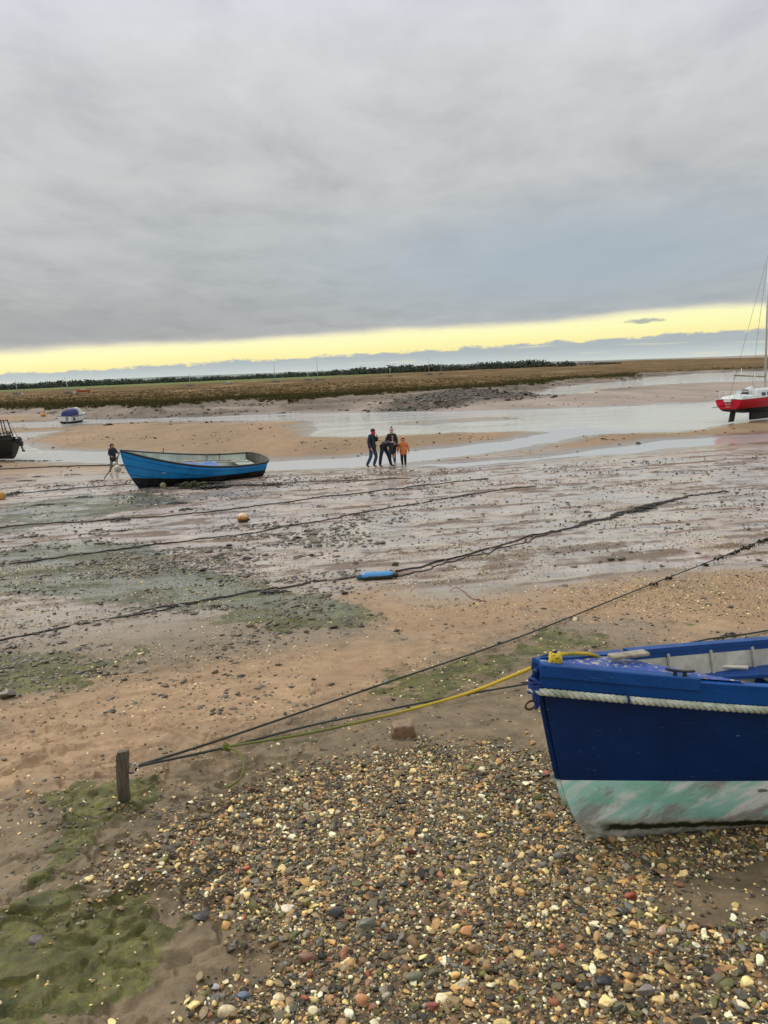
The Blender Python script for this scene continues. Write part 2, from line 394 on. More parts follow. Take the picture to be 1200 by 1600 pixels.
def terrain(X, Y):
    X = np.asarray(X, float); Y = np.asarray(Y, float)
    R = np.hypot(X, Y)+1e-6
    Z = base_z(X, Y).astype(float)
    far = sstep(Y, 30, 42)
    A = {}
    # far flat: gentle rise to the marsh, bank, marsh top
    wx = X+6*fbm(X/22, Y/22, 3, 5)+2.4*fbm(X/5, Y/5, 3, 6); wy = Y+9*fbm(X/26, Y/26, 3, 8)+2.6*fbm(X/6, Y/6, 3, 9)
    sm = np.full(X.shape, -99.0); q = Y > 55
    if q.any(): sm[q] = sdist(wx[q], wy[q], MARSH)
    sm = np.clip(sm, -99, 99)
    Z = Z+far*0.50*sstep(sm, -34, -3)
    md = sdl(X+2*fbm(X/8, Y/8, 3, 21), Y+3*fbm(X/9, Y/9, 3, 22), MOUND, 12)
    rough = sstep(md, -2, 3)
    lumps = np.abs(fbm(X/3.0, Y/3.5, 4, 31, .6))
    Z = Z+rough*(0.20+0.75*lumps)
    gul = sstep(sm, -26, -6)*(1-sstep(sm, 1, 4))
    Z = Z+gul*0.28*(np.abs(fbm(X/7, Y/5, 4, 33))-.12)
    # basins of standing water
    for k, (pl, sl, am) in enumerate(BASINS):
        wX = X+am*1.6*fbm(X/(3*am+1), Y/(3*am+1), 3, 40+k); wY = Y+am*fbm(X/(2.4*am+1), Y/(2.4*am+1), 4, 50+k)
        d = sdl(wX, wY, pl, 8)
        dep = np.where(d > 0, -np.minimum(d*.12, 0.35), 0.012+np.minimum(-d*0.03, 9))
        near = d > -7.5
        Z = np.where(near & (R > 22), np.minimum(Z, np.where(d > 0, dep, np.maximum(dep, 0.02))), Z)
    di = sdl(X+1.5*fbm(X/4, Y/4, 3, 71), Y+1.5*fbm(X/4, Y/4, 3, 72), ISLE, 8)
    Z = np.where(di > -1, np.maximum(Z, 0.05*sstep(di, -.8, .8)-0.02), Z)
    # marsh
    top = marsh_level(600+1190*X/np.maximum(Y, 1))+.13*fbm(X/9, Y/9, 4, 81)+.25*fbm(X/60, Y/60, 3, 82)
    b = sstep(sm+1.6*fbm(X/2.2, Y/2.2, 3, 83), -3.2, 1.2)
    Z = Z*(1-b)+np.maximum(top, Z)*b
    A['marsh'] = sstep(sm+1.4*fbm(X/2.0, Y/2.0, 3, 84), -1.6, 0.6)
    A['edge'] = np.exp(-((sm-1.0)/9.0)**2)
    A['bank'] = np.exp(-((sm+4.5)/6.5)**2)*(.55+.45*sstep(fbm(X/9, Y/3, 3, 86), -.2, .2))+.55*sstep(sm, -34, -24)*(1-sstep(sm, -3, 0))*sstep(fbm(X/16, Y/4.5, 4, 87), -.05, .22)
    A['bank'] = np.clip(A['bank'], 0, 1)*far
    A['rough'] = np.clip(rough*(.65+1.2*lumps)+gul*.35*sstep(fbm(X/6, Y/3, 3, 85), .0, .4), 0, 1)
    # ripples on the bars, corrugated mud nearer
    Z = Z+far*(1-b)*0.016*fbm(X/1.1, Y/2.0, 2, 91)
    mid = sstep(Y, 8, 14)*(1-sstep(Y, 32, 38))
    ridg = fbm((X*.8+Y*.25)/1.6, (Y*1.0-X*.28)/.38, 3, 95)
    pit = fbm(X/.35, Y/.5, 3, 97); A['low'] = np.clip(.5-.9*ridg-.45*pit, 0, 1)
    Z = Z+mid*(.030*ridg+.020*pit)+mid*.02*fbm(X/2.2, Y/3.5, 3, 98)
    clod = sstep(fbm(X/.16, Y/.24, 2, 99), .30, .55)*sstep(fbm(X/1.3, Y/1.6, 3, 100), -.15, .3)
    Z = Z+clod*.016*sstep(Y, 6, 9)*(1-sstep(Y, 24, 32))
    # algae skins: slabs of mud standing a little proud, broken along their edges
    alg = np.zeros(X.shape); slab = np.zeros(X.shape)
    nb = fbm(X/.55, Y/.7, 4, 110, .6); nf = fbm(X/.13, Y/.16, 3, 111)
    for k, pl in enumerate(ALGAE):
        sc = 1.0 if k in (3, 4) else 2.6
        d = sdl(X+.10*sc*nb, Y+.10*sc*fbm(X/.5, Y/.5, 3, 112), pl, 3)
        m_ = ALG_K[k]*sstep(d/(.16*sc)+1.1*nb+.25*nf, -.55, .75)
        alg = np.maximum(alg, m_); slab = np.maximum(slab, sstep(d/(.12*sc)+1.5*nb+.3*nf, -.15, .05))
    nearm = 1-sstep(R, 12, 20)
    slabZ = slab*(.016+.012*nf)
    Z = Z+nearm*slabZ
    A['algae'] = np.clip(alg, 0, 1.2)
    # foreground mud shelves at bottom left
    leftm = sstep(-X, .25, .8)*(1-sstep(Y, 5.0, 6.5))
    shelf = fbm(X/.42, Y/.42, 4, 120, .55)
    shelf = shelf+.10*fbm(X/.09, Y/.09, 3, 126)
    Z = Z+leftm*(.020*sstep(shelf, -.03, .0)+.020*sstep(shelf, .16, .19)+.016*nf+.012*fbm(X/.05, Y/.05, 2, 127)-.030*np.maximum(0, .12-np.abs(fbm(X/.30+.2*nf, Y/.22, 3, 131)))/.12)
    ng = 1-sstep(R, 7, 12)
    cl2 = sstep(fbm(X/.07, Y/.07, 3, 128), .12, .45)*sstep(fbm(X/.5, Y/.6, 3, 129), -.05, .3)*ng*(1-.7*sstep(Y, 4.6, 5.4)*(X > -1.2))
    Z = Z+.009*cl2
    Z = Z+ng*(.006*fbm(X/.12, Y/.12, 3, 122)+.018*fbm(X/.9, Y/.9, 3, 123))
    m2 = sstep(R, 4.5, 7)*(1-sstep(R, 12, 16))
    fl = fbm((X+.35*Y)/.42, (Y-.2*X)/.16, 3, 124)
    Z = Z+m2*.022*sstep(fl, .18, .26)*sstep(fbm(X/1.1, Y/1.3, 3, 125), -.05, .2)
    # shingle
    g = sdl(X+.2*nb, Y+.2*nf, GRAVEL, 3); gr = sstep(g/.30+.9*nb, -.7, 1.0)
    mp = sdl(X+.12*nb, Y+.12*nf, MUDPATCH, 2)
    gr = gr*(1-.93*sstep(mp/.12+.8*nb, -.5, .9))
    gr = np.where(R < 12, gr, 0)
    A['gravel'] = gr
    sl_ = np.zeros(X.shape)
    for pl in SANDLIGHT: sl_ = np.maximum(sl_, sstep(sdl(X+.5*nb, Y+.5*nb, pl, 4)/.8+.9*nb, -.8, .9))
    A['shore'] = (1-sstep(Z, .015, .07))*sstep(Y, 25, 30)
    A['sand'] = np.clip(np.maximum(sl_*(1-.4*slab), far*(1-.9*sstep(sm+4*fbm(X/9, Y/6, 3, 130), -38, -26)*(sstep(X, -22, 2)+(1-sstep(X, -22, 2))*sstep(sm, -16, -9)))), 0, 1)
    A['sand'] = A['sand']*(1-.92*sstep(Y, 70, 78)*sstep(X, -24, -8))
    A['wet'] = np.clip(sstep(Y, 6.5, 12)*(1-sstep(Y, 36, 41))*(1-.75*sl_), 0, 1)
    A['near'] = 1-sstep(R, 6, 14)
    A['pebbly'] = sstep(sdl(X, Y, PEBBLY, 3)/.8+.8*nb, -.7, .8)
    A['slab'] = slab*nearm
    # the hollow under the keel of the blue boat
    Z = Z-.085*np.exp(-(((X-1.7)/1.2)**4+((Y-3.35)/.62)**4))
    return Z, A

def gz(x, y):
    return float(terrain(np.array([x]), np.array([y]))[0][0])
def ground(px, py, lift=0.0):
    p = at(px, py); return np.array([p[0], p[1], gz(p[0], p[1])+lift])

# rings of vertices, closer together where they are nearer
def r_of_q(q):
    lo = np.full(q.shape, .05); hi = np.full(q.shape, 9000.0)
    for _ in range(60):
        m = np.sqrt(lo*hi); d = EYE-base_z(0*m, m); v = d/m
        big = v > q; lo = np.where(big, m, lo); hi = np.where(big, hi, m)
    return lo
qq = np.concatenate([np.geomspace(0.0006, .012, 16, endpoint=False), np.arange(.012, .14, .00050), np.arange(.14, .80, .00105), np.arange(.80, 1.5, .004), [3, 12]])
rr = r_of_q(qq)[::-1]
tt = np.radians(np.concatenate([np.linspace(-85, -34, 40, endpoint=False), np.linspace(-34, 34, 980, endpoint=False), np.linspace(34, 85, 40)]))
RR, TT = np.meshgrid(rr, tt, indexing='ij')
GX = (RR*np.sin(TT)).ravel(); GY = (RR*np.cos(TT)).ravel()
GZ, GA = terrain(GX, GY)
nr, nt = RR.shape
ii, jj = np.meshgrid(np.arange(nr-1), np.arange(nt-1), indexing='ij')
q0 = (ii*nt+jj).ravel()
GF = np.stack([q0, q0+1, q0+nt+1, q0+nt], 1)

gm = bpy.data.materials.new('shore_ground'); gm.use_nodes = True; gm.node_tree.nodes.clear(); g = NT(gm.node_tree)
pos = g.new('ShaderNodeNewGeometry').outputs['Position']
a_ = {k: g.attr(k) for k in GA}
spx = g.new('ShaderNodeSeparateXYZ'); g.put(spx.inputs[0], pos); spy_ = spx.outputs[1]
n_a = g.noise(pos, 1.1, 6, .6); n_b = g.noise(pos, 5.0, 6, .62); n_c = g.noise(pos, 26, 5, .6); n_d = g.noise(pos, 110, 4, .6)
n_far = g.noise(g.mapping(pos, (.35, .10, 1)), .5, 6, .6)
streak = g.noise(g.mapping(pos, (.55, 2.2, 1), rot=(0, 0, -.25)), 1.3, 6, .6, .4)
sandc = g.mix(g.mapr(n_b, .3, .7), lin(138, 113, 84), lin(184, 154, 119))
sandc = g.mix(g.mapr(n_a, .35, .65, 0, .6), sandc, lin(142, 116, 90))
barc = g.mix(g.mapr(n_far, .35, .65), lin(128, 106, 78), lin(160, 132, 98))
fine_far = g.noise(g.mapping(pos, (1.2, .5, 1)), 1.6, 5, .7)
barc = g.mix(g.mapr(fine_far, .35, .7, 0, .55), barc, lin(116, 96, 74))
sandc = g.mix(a_['near'], g.mix(g.mapr(a_['wet'], 0, 1, 1, 0), sandc, barc), sandc)
mudc = g.mix(g.mapr(n_a, .35, .65), lin(150, 140, 129), lin(188, 175, 163))
mudc = g.mix(g.mapr(n_b, .42, .75, 0, .6), mudc, lin(112, 95, 80))
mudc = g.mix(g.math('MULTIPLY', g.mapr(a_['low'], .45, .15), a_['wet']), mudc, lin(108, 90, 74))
mudn = g.mix(g.mapr(n_b, .3, .7), lin(92, 81, 61), lin(136, 118, 91))
mudc = g.mix(a_['near'], mudc, mudn)
base = g.mix(a_['sand'], mudc, sandc)
# crumbs of dark mud and flecks of shell in the surface
crumb = g.mapr(g.noise(pos, 14, 6, .75), .60, .67)
base = g.mix(g.math('MULTIPLY', crumb, g.mapr(a_['wet'], 0, 1, .25, .75)), base, lin(74, 62, 52))
dark = g.math('MULTIPLY', g.mapr(streak, .56, .68), a_['wet'])
base = g.mix(g.math('MULTIPLY', dark, .7), base, lin(84, 70, 60))
vor = g.voro(pos, 30); pick = g.voro(pos, 30, out='Color')
sp = g.new('ShaderNodeSeparateColor'); g.put(sp.inputs[0], pick)
shellm = g.math('MULTIPLY', g.math('LESS_THAN', vor, .22), g.math('GREATER_THAN', sp.outputs[0], g.mapr(a_['pebbly'], 0, 1, .93, .45)))
base = g.mix(g.math('MULTIPLY', shellm, g.mapr(a_['marsh'], 0, .1, .8, 0)), base, g.mix(sp.outputs[1], lin(215, 196, 160), lin(150, 110, 78)))
# algae
algn = g.noise(pos, 2.6, 7, .66)
algcut = g.mapr(g.noise(pos, 11, 6, .7), .35, .65, -.30, .16)
algm = g.mapr(g.math('ADD', g.math('ADD', a_['algae'], g.math('MULTIPLY', algcut, a_['near'])), g.mapr(algn, .3, .7, -.62, .50)), .38, .62, smooth=True)
algc = g.mix(g.mapr(n_b, .35, .65), lin(52, 62, 18), lin(112, 112, 54))
algc = g.mix(g.mapr(n_c, .40, .62, 0, .6), algc, lin(38, 44, 18))
algfar = g.mix(g.mapr(n_b, .35, .65), lin(44, 56, 34), lin(84, 90, 62))
algc = g.mix(a_['near'], algfar, algc)
base = g.mix(g.math('MULTIPLY', algm, g.mapr(n_c, .35, .6, .96, .72)), base, algc)
base = g.mix(a_['shore'], base, g.mix(1.0, base, (.62, .62, .64), 'MULTIPLY'))
# under the shingle
gb = g.mix(g.mapr(n_c, .35, .65), lin(52, 44, 32), lin(112, 92, 66))
base = g.mix(g.math('MULTIPLY', a_['gravel'], .8), base, gb)
# far mud, the foot of the bank, rough weed
farm = g.math('MULTIPLY', g.mapr(spy_, 45, 70), g.mapr(a_['sand'], .2, .6, .85, 0))
base = g.mix(farm, base, g.mix(g.mapr(n_far, .35, .65), lin(126, 112, 98), lin(158, 142, 128)))
base = g.mix(g.math('MULTIPLY', a_['bank'], g.mapr(fine_far, .3, .6, .6, 1)), base, g.mix(g.mapr(n_far, .4, .6), lin(70, 62, 46), lin(104, 90, 72)))
base = g.mix(a_['rough'], base, g.mix(g.mapr(g.noise(pos, .8, 6, .7), .35, .65), lin(40, 38, 24), lin(84, 72, 58)))
# marsh vegetation
mn1 = g.noise(g.mapping(pos, (.10, .035, 1)), 1.0, 7, .65, .5); mn2 = g.noise(g.mapping(pos, (.5, .16, 1)), 1.0, 6, .7)
mc = g.mix(g.mapr(mn1, .36, .62), lin(80, 66, 42), lin(126, 100, 70))
mc = g.mix(g.mapr(mn2, .40, .68, 0, .8), mc, lin(84, 74, 44))
mc = g.mix(g.mapr(g.noise(g.mapping(pos, (.05, .014, 1), loc=(5, 2, 0)), 1, 5, .6), .55, .68, 0, .6), mc, lin(168, 140, 104))
mc = g.mix(g.math('MULTIPLY', a_['edge'], g.mapr(mn2, .35, .55)), mc, lin(70, 72, 40))
dist = g.new('ShaderNodeVectorMath', operation='LENGTH'); g.put(dist.inputs[0], pos); dl = dist.outputs['Value']
mc = g.mix(g.math('MULTIPLY', g.mapr(dl, 480, 620, 0, .75), g.mapr(spx.outputs[0], 40, -60)), mc, lin(104, 122, 72))
base = g.mix(a_['marsh'], base, mc)
# wetness, roughness, bump
pud = g.mapr(g.math('ADD', g.noise(g.mapping(pos, (.5, .8, 1)), .8, 5, .6), g.math('MULTIPLY', g.math('SUBTRACT', streak, .5), .5)), .36, .54, smooth=True)
wetv = g.math('MULTIPLY', a_['wet'], pud)
wetv = g.math('MULTIPLY', wetv, g.mapr(a_['low'], .2, .6, .35, 1))
wetv = g.math('MAXIMUM', wetv, g.math('MULTIPLY', a_['shore'], .9))
rgh = g.mapr(wetv, 0, 1, .75, .30)
rgh = g.math('SUBTRACT', rgh, g.math('MULTIPLY', g.mapr(a_['sand'], 0, 1, .12, 0), a_['near']))
rgh = g.math('MAXIMUM', rgh, g.math('MULTIPLY', a_['marsh'], .95))
rgh = g.math('MAXIMUM', rgh, g.math('MULTIPLY', a_['rough'], .6))
h = g.math('ADD', g.math('MULTIPLY', n_c, .5), g.math('MULTIPLY', n_d, .22))
h = g.math('ADD', h, g.math('MULTIPLY', n_b, .8))
bmp = g.bump(h, .75, .03)
bs2 = g.math('ADD', g.math('MULTIPLY', fine_far, 1.0), g.math('MULTIPLY', g.noise(g.mapping(pos, (2.2, 5, 1), rot=(0, 0, .2)), 1.0, 4, .6), .6))
bmp = g.bump(g.math('MULTIPLY', bs2, g.mapr(dl, 20, 40)), .5, .12, bmp)
bsdf = g.new('ShaderNodeBsdfPrincipled')
g.put(bsdf.inputs['Base Color'], base); g.put(bsdf.inputs['Roughness'], rgh); g.put(bsdf.inputs['Normal'], bmp)
g.put(bsdf.inputs['Specular IOR Level'], g.mapr(a_['marsh'], 0, 1, .25, .05))
g.put(bsdf.inputs['Coat Weight'], g.math('MULTIPLY', wetv, .85)); bsdf.inputs['Coat Roughness'].default_value = .09
g.put(bsdf.inputs['Coat Normal'], g.bump(g.math('ADD', g.math('MULTIPLY', n_b, .6), g.math('MULTIPLY', n_c, .12)), .35, .02))
g.put(g.new('ShaderNodeOutputMaterial').inputs[0], bsdf.outputs[0])
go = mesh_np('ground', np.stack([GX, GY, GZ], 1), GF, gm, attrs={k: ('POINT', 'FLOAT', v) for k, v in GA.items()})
tag(go, kind='structure')

# water: one level sheet, seen wherever the ground dips below it
wm = bpy.data.materials.new('channel_water'); wm.use_nodes = True; wm.node_tree.nodes.clear(); g = NT(wm.node_tree)
pos = g.new('ShaderNodeNewGeometry').outputs['Position']
r1 = g.noise(g.mapping(pos, (1.0, 2.2, 1), rot=(0, 0, .15)), 2.2, 4, .6); r2 = g.noise(g.mapping(pos, (.12, .3, 1)), 1.0, 4, .6)
r3 = g.noise(g.mapping(pos, (.35, .9, 1), loc=(4, 4, 0)), 1.0, 3, .6)
calm = g.mapr(r2, .40, .62, .15, 1.0)
dist = g.new('ShaderNodeVectorMath', operation='LENGTH'); g.put(dist.inputs[0], pos)
calm = g.math('MULTIPLY', calm, g.mapr(dist.outputs['Value'], 50, 80, .03, 1.0))
hh = g.math('MULTIPLY', g.math('ADD', r1, r3), calm)
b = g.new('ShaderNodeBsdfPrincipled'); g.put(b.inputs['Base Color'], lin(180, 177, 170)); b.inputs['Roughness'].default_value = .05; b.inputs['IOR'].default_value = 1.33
g.put(b.inputs['Normal'], g.bump(hh, .8, .16))
g.put(g.new('ShaderNodeOutputMaterial').inputs[0], b.outputs[0])
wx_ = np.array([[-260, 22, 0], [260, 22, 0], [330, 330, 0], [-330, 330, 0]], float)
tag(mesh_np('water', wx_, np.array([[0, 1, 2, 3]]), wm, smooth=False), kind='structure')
# ---------------------------------------------------------------- materials for objects
_mats = {}
def mat(name, a, b=None, scale=8, rough=.5, bump=.0, bscale=60, metal=0, spec=.5, coat=0, lo=.35, hi=.65, rough2=None, obj=True):
    if name in _mats: return _mats[name]
    m = bpy.data.materials.new(name); m.use_nodes = True; m.node_tree.nodes.clear(); g = NT(m.node_tree)
    vec = g.new('ShaderNodeTexCoord').outputs['Object']
    n = g.noise(vec, scale, 6, .6)
    s = g.new('ShaderNodeBsdfPrincipled')
    g.put(s.inputs['Base Color'], g.mix(g.mapr(n, lo, hi), a, b if b else tuple(x*.75 for x in a)))
    g.put(s.inputs['Roughness'], rough if rough2 is None else g.mapr(g.noise(vec, scale*2.3, 4, .6), .35, .65, rough, rough2))
    s.inputs['Metallic'].default_value = metal; s.inputs['Specular IOR Level'].default_value = spec
    s.inputs['Coat Weight'].default_value = coat
    if bump: g.put(s.inputs['Normal'], g.bump(g.noise(vec, bscale, 5, .6), bump, .004))
    g.put(g.new('ShaderNodeOutputMaterial').inputs[0], s.outputs[0])
    _mats[name] = m; return m

# ---------------------------------------------------------------- shingle
def stone_shapes(sub, n, seed, facets=5):
    r = np.random.default_rng(seed); V0, F0 = ico(sub); out = []
    for _ in range(n):
        V = V0.copy()
        for _k in range(3):
            d = r.normal(size=3); d /= np.linalg.norm(d)
            V = V*(1+.13*np.sin(2.2*(V@d)+r.uniform(0, 6)))[:, None]
        for _k in range(facets):
            d = r.normal(size=3); d /= np.linalg.norm(d); c = r.uniform(.48, .82)
            e = np.maximum(V@d-c, 0); V = V-e[:, None]*d*.92
        V /= np.abs(V).max()
        out.append(V)
    return out, F0

PAL = [((80, 76, 62), 15), ((110, 102, 78), 16), ((146, 126, 88), 14), ((132, 104, 70), 12), ((176, 138, 88), 8), ((208, 166, 102), 6),
       ((240, 212, 144), 9), ((248, 236, 196), 7), ((142, 92, 66), 4), ((112, 110, 102), 8), ((158, 150, 128), 6), ((106, 106, 54), 7), ((52, 48, 40), 13), ((168, 90, 66), .5)]
PC = np.array([lin(*c) for c, _ in PAL]); PW = np.array([q for _, q in PAL], float); PW /= PW.sum()

def scatter(name, pts, size, shapes, F0, m, seed, flat=.5, sink=.35, tilt=.35, colors=None, aspect=.72):
    """all the stones as one mesh; one colour per stone"""
    r = np.random.default_rng(seed); n = len(pts); K = len(shapes); which = r.integers(0, K, n)
    vs = []; fs = []; cs = []; base = 0
    for k in range(K):
        idx = np.where(which == k)[0]
        if not len(idx): continue
        S = shapes[k]; c = len(idx)
        sx = size[idx]; sy = sx*r.uniform(aspect-.15, aspect+.2, c); sz = sx*r.uniform(flat-.18, flat+.15, c)
        L = S[None]*np.stack([sx, sy, sz], 1)[:, None, :]/2
        a = r.uniform(0, 2*np.pi, c); tx = r.normal(0, tilt, c); ty = r.normal(0, tilt, c)
        cy, sy_ = np.cos(tx)[:, None], np.sin(tx)[:, None]
        y, z = L[..., 1]*cy-L[..., 2]*sy_, L[..., 1]*sy_+L[..., 2]*cy; x = L[..., 0]
        cx, sx_ = np.cos(ty)[:, None], np.sin(ty)[:, None]
        x, z = x*cx+z*sx_, -x*sx_+z*cx
        ca, sa = np.cos(a)[:, None], np.sin(a)[:, None]
        x, y = x*ca-y*sa, x*sa+y*ca
        P_ = pts[idx]; V = np.stack([x+P_[:, :1], y+P_[:, 1:2], z+P_[:, 2:3]+(sz*(.5-sink))[:, None]], 2)
        m_ = S.shape[0]; vs.append(V.reshape(-1, 3))
        fs.append((F0[None]+(np.arange(c)*m_)[:, None, None]+base).reshape(-1, 3)); base += c*m_
        col = colors[idx] if colors is not None else np.clip(PC[r.choice(len(PC), c, p=PW)]*r.uniform(.75, 1.25, (c, 1)), 0, .95)
        cs.append(np.repeat(np.concatenate([col, np.ones((c, 1))], 1), m_, axis=0))
    return mesh_np(name, np.vstack(vs), np.vstack(fs), m, smooth=True, attrs={'stone': ('POINT', 'FLOAT_COLOR', np.vstack(cs))}, sharp=None)

pm = bpy.data.materials.new('wet_pebble'); pm.use_nodes = True; pm.node_tree.nodes.clear(); g = NT(pm.node_tree)
pos = g.new('ShaderNodeNewGeometry').outputs['Position']
pc = g.attr('stone', 'Color')
nn = g.noise(pos, 60, 5, .65); n2 = g.noise(pos, 240, 4, .6); n3 = g.noise(pos, 22, 3, .6)
c = g.mix(g.mapr(nn, .3, .7), g.mix(1.0, pc, (.70, .67, .60), 'MULTIPLY'), g.mix(1.0, pc, (1.2, 1.18, 1.12), 'MULTIPLY'))
c = g.mix(g.mapr(n3, .52, .66, 0, .5), c, lin(96, 84, 66))
c = g.mix(g.mapr(n2, .64, .74, 0, .2), c, lin(200, 184, 146))
s = g.new('ShaderNodeBsdfPrincipled'); g.put(s.inputs['Base Color'], c); g.put(s.inputs['Roughness'], g.mapr(nn, .3, .7, .25, .6)); s.inputs['Specular IOR Level'].default_value = .38
g.put(s.inputs['Normal'], g.bump(g.math('ADD', nn, g.math('MULTIPLY', n2, .4)), .5, .003))
g.put(g.new('ShaderNodeOutputMaterial').inputs[0], s.outputs[0])

def sample(n, y0, y1, xa, seed, dens):
    """random spots of the beach, kept where dens says so"""
    r = np.random.default_rng(seed); y = np.sqrt(r.uniform(y0*y0, y1*y1, n)); x = r.uniform(-1, 1, n)*y*xa
    Z, A = terrain(x, y); keep = r.uniform(size=n) < dens(x, y, A)
    return np.stack([x[keep], y[keep], Z[keep]], 1), {k: v[keep] for k, v in A.items()}

S1, F1 = stone_shapes(1, 14, 1, 8); S2, F2_ = stone_shapes(2, 14, 2, 12); S0, F0_ = stone_shapes(0, 6, 3, 2)
# big stones of the shingle
p, A = sample(34000, 1.5, 6.2, .66, 11, lambda x, y, A: A['gravel']*.9)
r = np.random.default_rng(12); sz = np.exp(r.normal(math.log(.028), .38, len(p))); sz = np.clip(sz, .012, .062)
tag(scatter('shingle', p+[0, 0, .004], sz, S2, F2_, pm, 13, tilt=.3, flat=.44, sink=.3), kind='stuff')
# the small ones between them
p, A = sample(230000, 1.5, 6.6, .66, 14, lambda x, y, A: A['gravel']*1.25-.12)
r = np.random.default_rng(15); sz = np.clip(np.exp(r.normal(math.log(.0145), .35, len(p))), .006, .028)
tag(scatter('small_pebbles', p, sz, S1, F1, pm, 16, tilt=.35, flat=.46, sink=.3), kind='stuff')
# chips and shell grit, all over the beach
def thin(x, y, A):
    cl = sstep(fbm(x/.8, y/1.0, 3, 200), -.1, .45)+.7*sstep(-x, .8, 2)*sstep(y, 4.5, 6)*sstep(fbm(x/1.2, y/1.0, 3, 202), -.1, .3)
    return np.clip((.12+.9*cl)*(.55+.7*A['gravel'])*(1-.55*A['sand'])+.8*A['pebbly'], 0, 1)
p, A = sample(95000, 1.6, 15, .62, 17, thin)
r = np.random.default_rng(18); sz = np.exp(r.normal(math.log(.013), .42, len(p)))*(1+.035*p[:, 1]); sz = np.clip(sz, .005, .045)
cw = PW.copy(); cw[6] += .12; cw[7] += .14; cw /= cw.sum(); col = PC[r.choice(len(PC), len(p), p=cw)]
tag(scatter('shell_grit', p, sz, S0, F0_, pm, 19, tilt=.4, flat=.4, sink=.25, colors=col), kind='stuff')
# flat flakes and slabs of dried mud and slate, thick on the left
def flakes(x, y, A):
    cl = sstep(fbm(x/.9, y/.7, 4, 210), -.12, .30)
    return np.clip(cl*(.10+1.0*sstep(-x, -.3, 1.6))*(1-.55*A['sand'])*(1-A['gravel'])*(1-.5*sstep(y, 12, 18)), 0, 1)
p, A = sample(42000, 2.4, 20, .62, 27, flakes)
r = np.random.default_rng(28); sz = np.clip(np.exp(r.normal(math.log(.046), .52, len(p)))*(.7+.045*p[:, 1]), .014, .26); sz = np.minimum(sz, .022+.022*np.maximum(p[:, 1]-3.0, 0))
dc = np.array([lin(96, 88, 74), lin(74, 68, 56), lin(112, 102, 86), lin(84, 84, 60), lin(56, 50, 42), lin(84, 76, 64)])[r.integers(0, 6, len(p))]
tag(scatter('mud_flakes', p, sz, S1, F1, pm, 29, tilt=.12, flat=.24, sink=.25, colors=dc), kind='stuff')
# dark crumbs of mud and weed on the wet flat
def crumbs(x, y, A):
    cl = sstep(fbm(x/1.5, y/1.8, 4, 205), -.05, .4)
    return np.clip((.12+cl)*(1-.65*A['sand']), 0, 1)
p, A = sample(30000, 5, 33, .62, 20, crumbs)
r = np.random.default_rng(21); sz = np.clip(np.exp(r.normal(math.log(.03), .5, len(p)))*(.55+.05*p[:, 1]), .015, .16)
dc = np.array([lin(54, 46, 38), lin(74, 62, 50), lin(92, 78, 64), lin(56, 56, 36), lin(40, 34, 30)])[r.integers(0, 5, len(p))]
lt = r.uniform(size=len(p)) < .07; dc[lt] = np.array(lin(206, 190, 158))
tag(scatter('mud_crumbs', p, sz, S0, F0_, pm, 22, tilt=.25, flat=.26, sink=.3, colors=dc), kind='stuff')

# clods and weeded lumps on the dark bank beyond the channel
def bankd(x, y, A): return np.clip(A['rough']*.95+A['bank']*.05, 0, 1)*(A['marsh'] < .2)
r = np.random.default_rng(23); n = 26000; y = r.uniform(72, 150, n); x = r.uniform(-.62, .62, n)*y
Z, A = terrain(x, y); k = (r.uniform(size=n) < bankd(x, y, A)) & (Z > .05); p = np.stack([x[k], y[k], Z[k]], 1); r = np.random.default_rng(24)
dc = np.array([lin(44, 46, 28), lin(58, 56, 38), lin(72, 64, 50), lin(50, 56, 30), lin(88, 80, 66)])[r.integers(0, 5, len(p))]
tag(scatter('bank_clods', p, np.clip(np.exp(r.normal(math.log(.36), .5, len(p))), .15, 1.2), S1, F1, pm, 25, tilt=.15, flat=.26, sink=.25, colors=dc), kind='stuff')
# dark scraps lying along the far water's edge and on the bars
n = 9000; y = r.uniform(36, 95, n); x = r.uniform(-.6, .6, n)*y; Z, A = terrain(x, y); cl = sstep(fbm(x/5, y/4, 3, 207), .12, .4)
k = (r.uniform(size=n) < .04+.5*cl*np.exp(-((Z-.05)/.04)**2)) & (Z > .012); p = np.stack([x[k], y[k], Z[k]], 1)
tag(scatter('shore_scraps', p, np.clip(np.exp(r.normal(math.log(.16), .4, len(p))), .08, .5), S0, F0_, pm, 26, tilt=.2, flat=.3, sink=.3, colors=np.tile(lin(66, 56, 44), (len(p), 1))), kind='stuff')

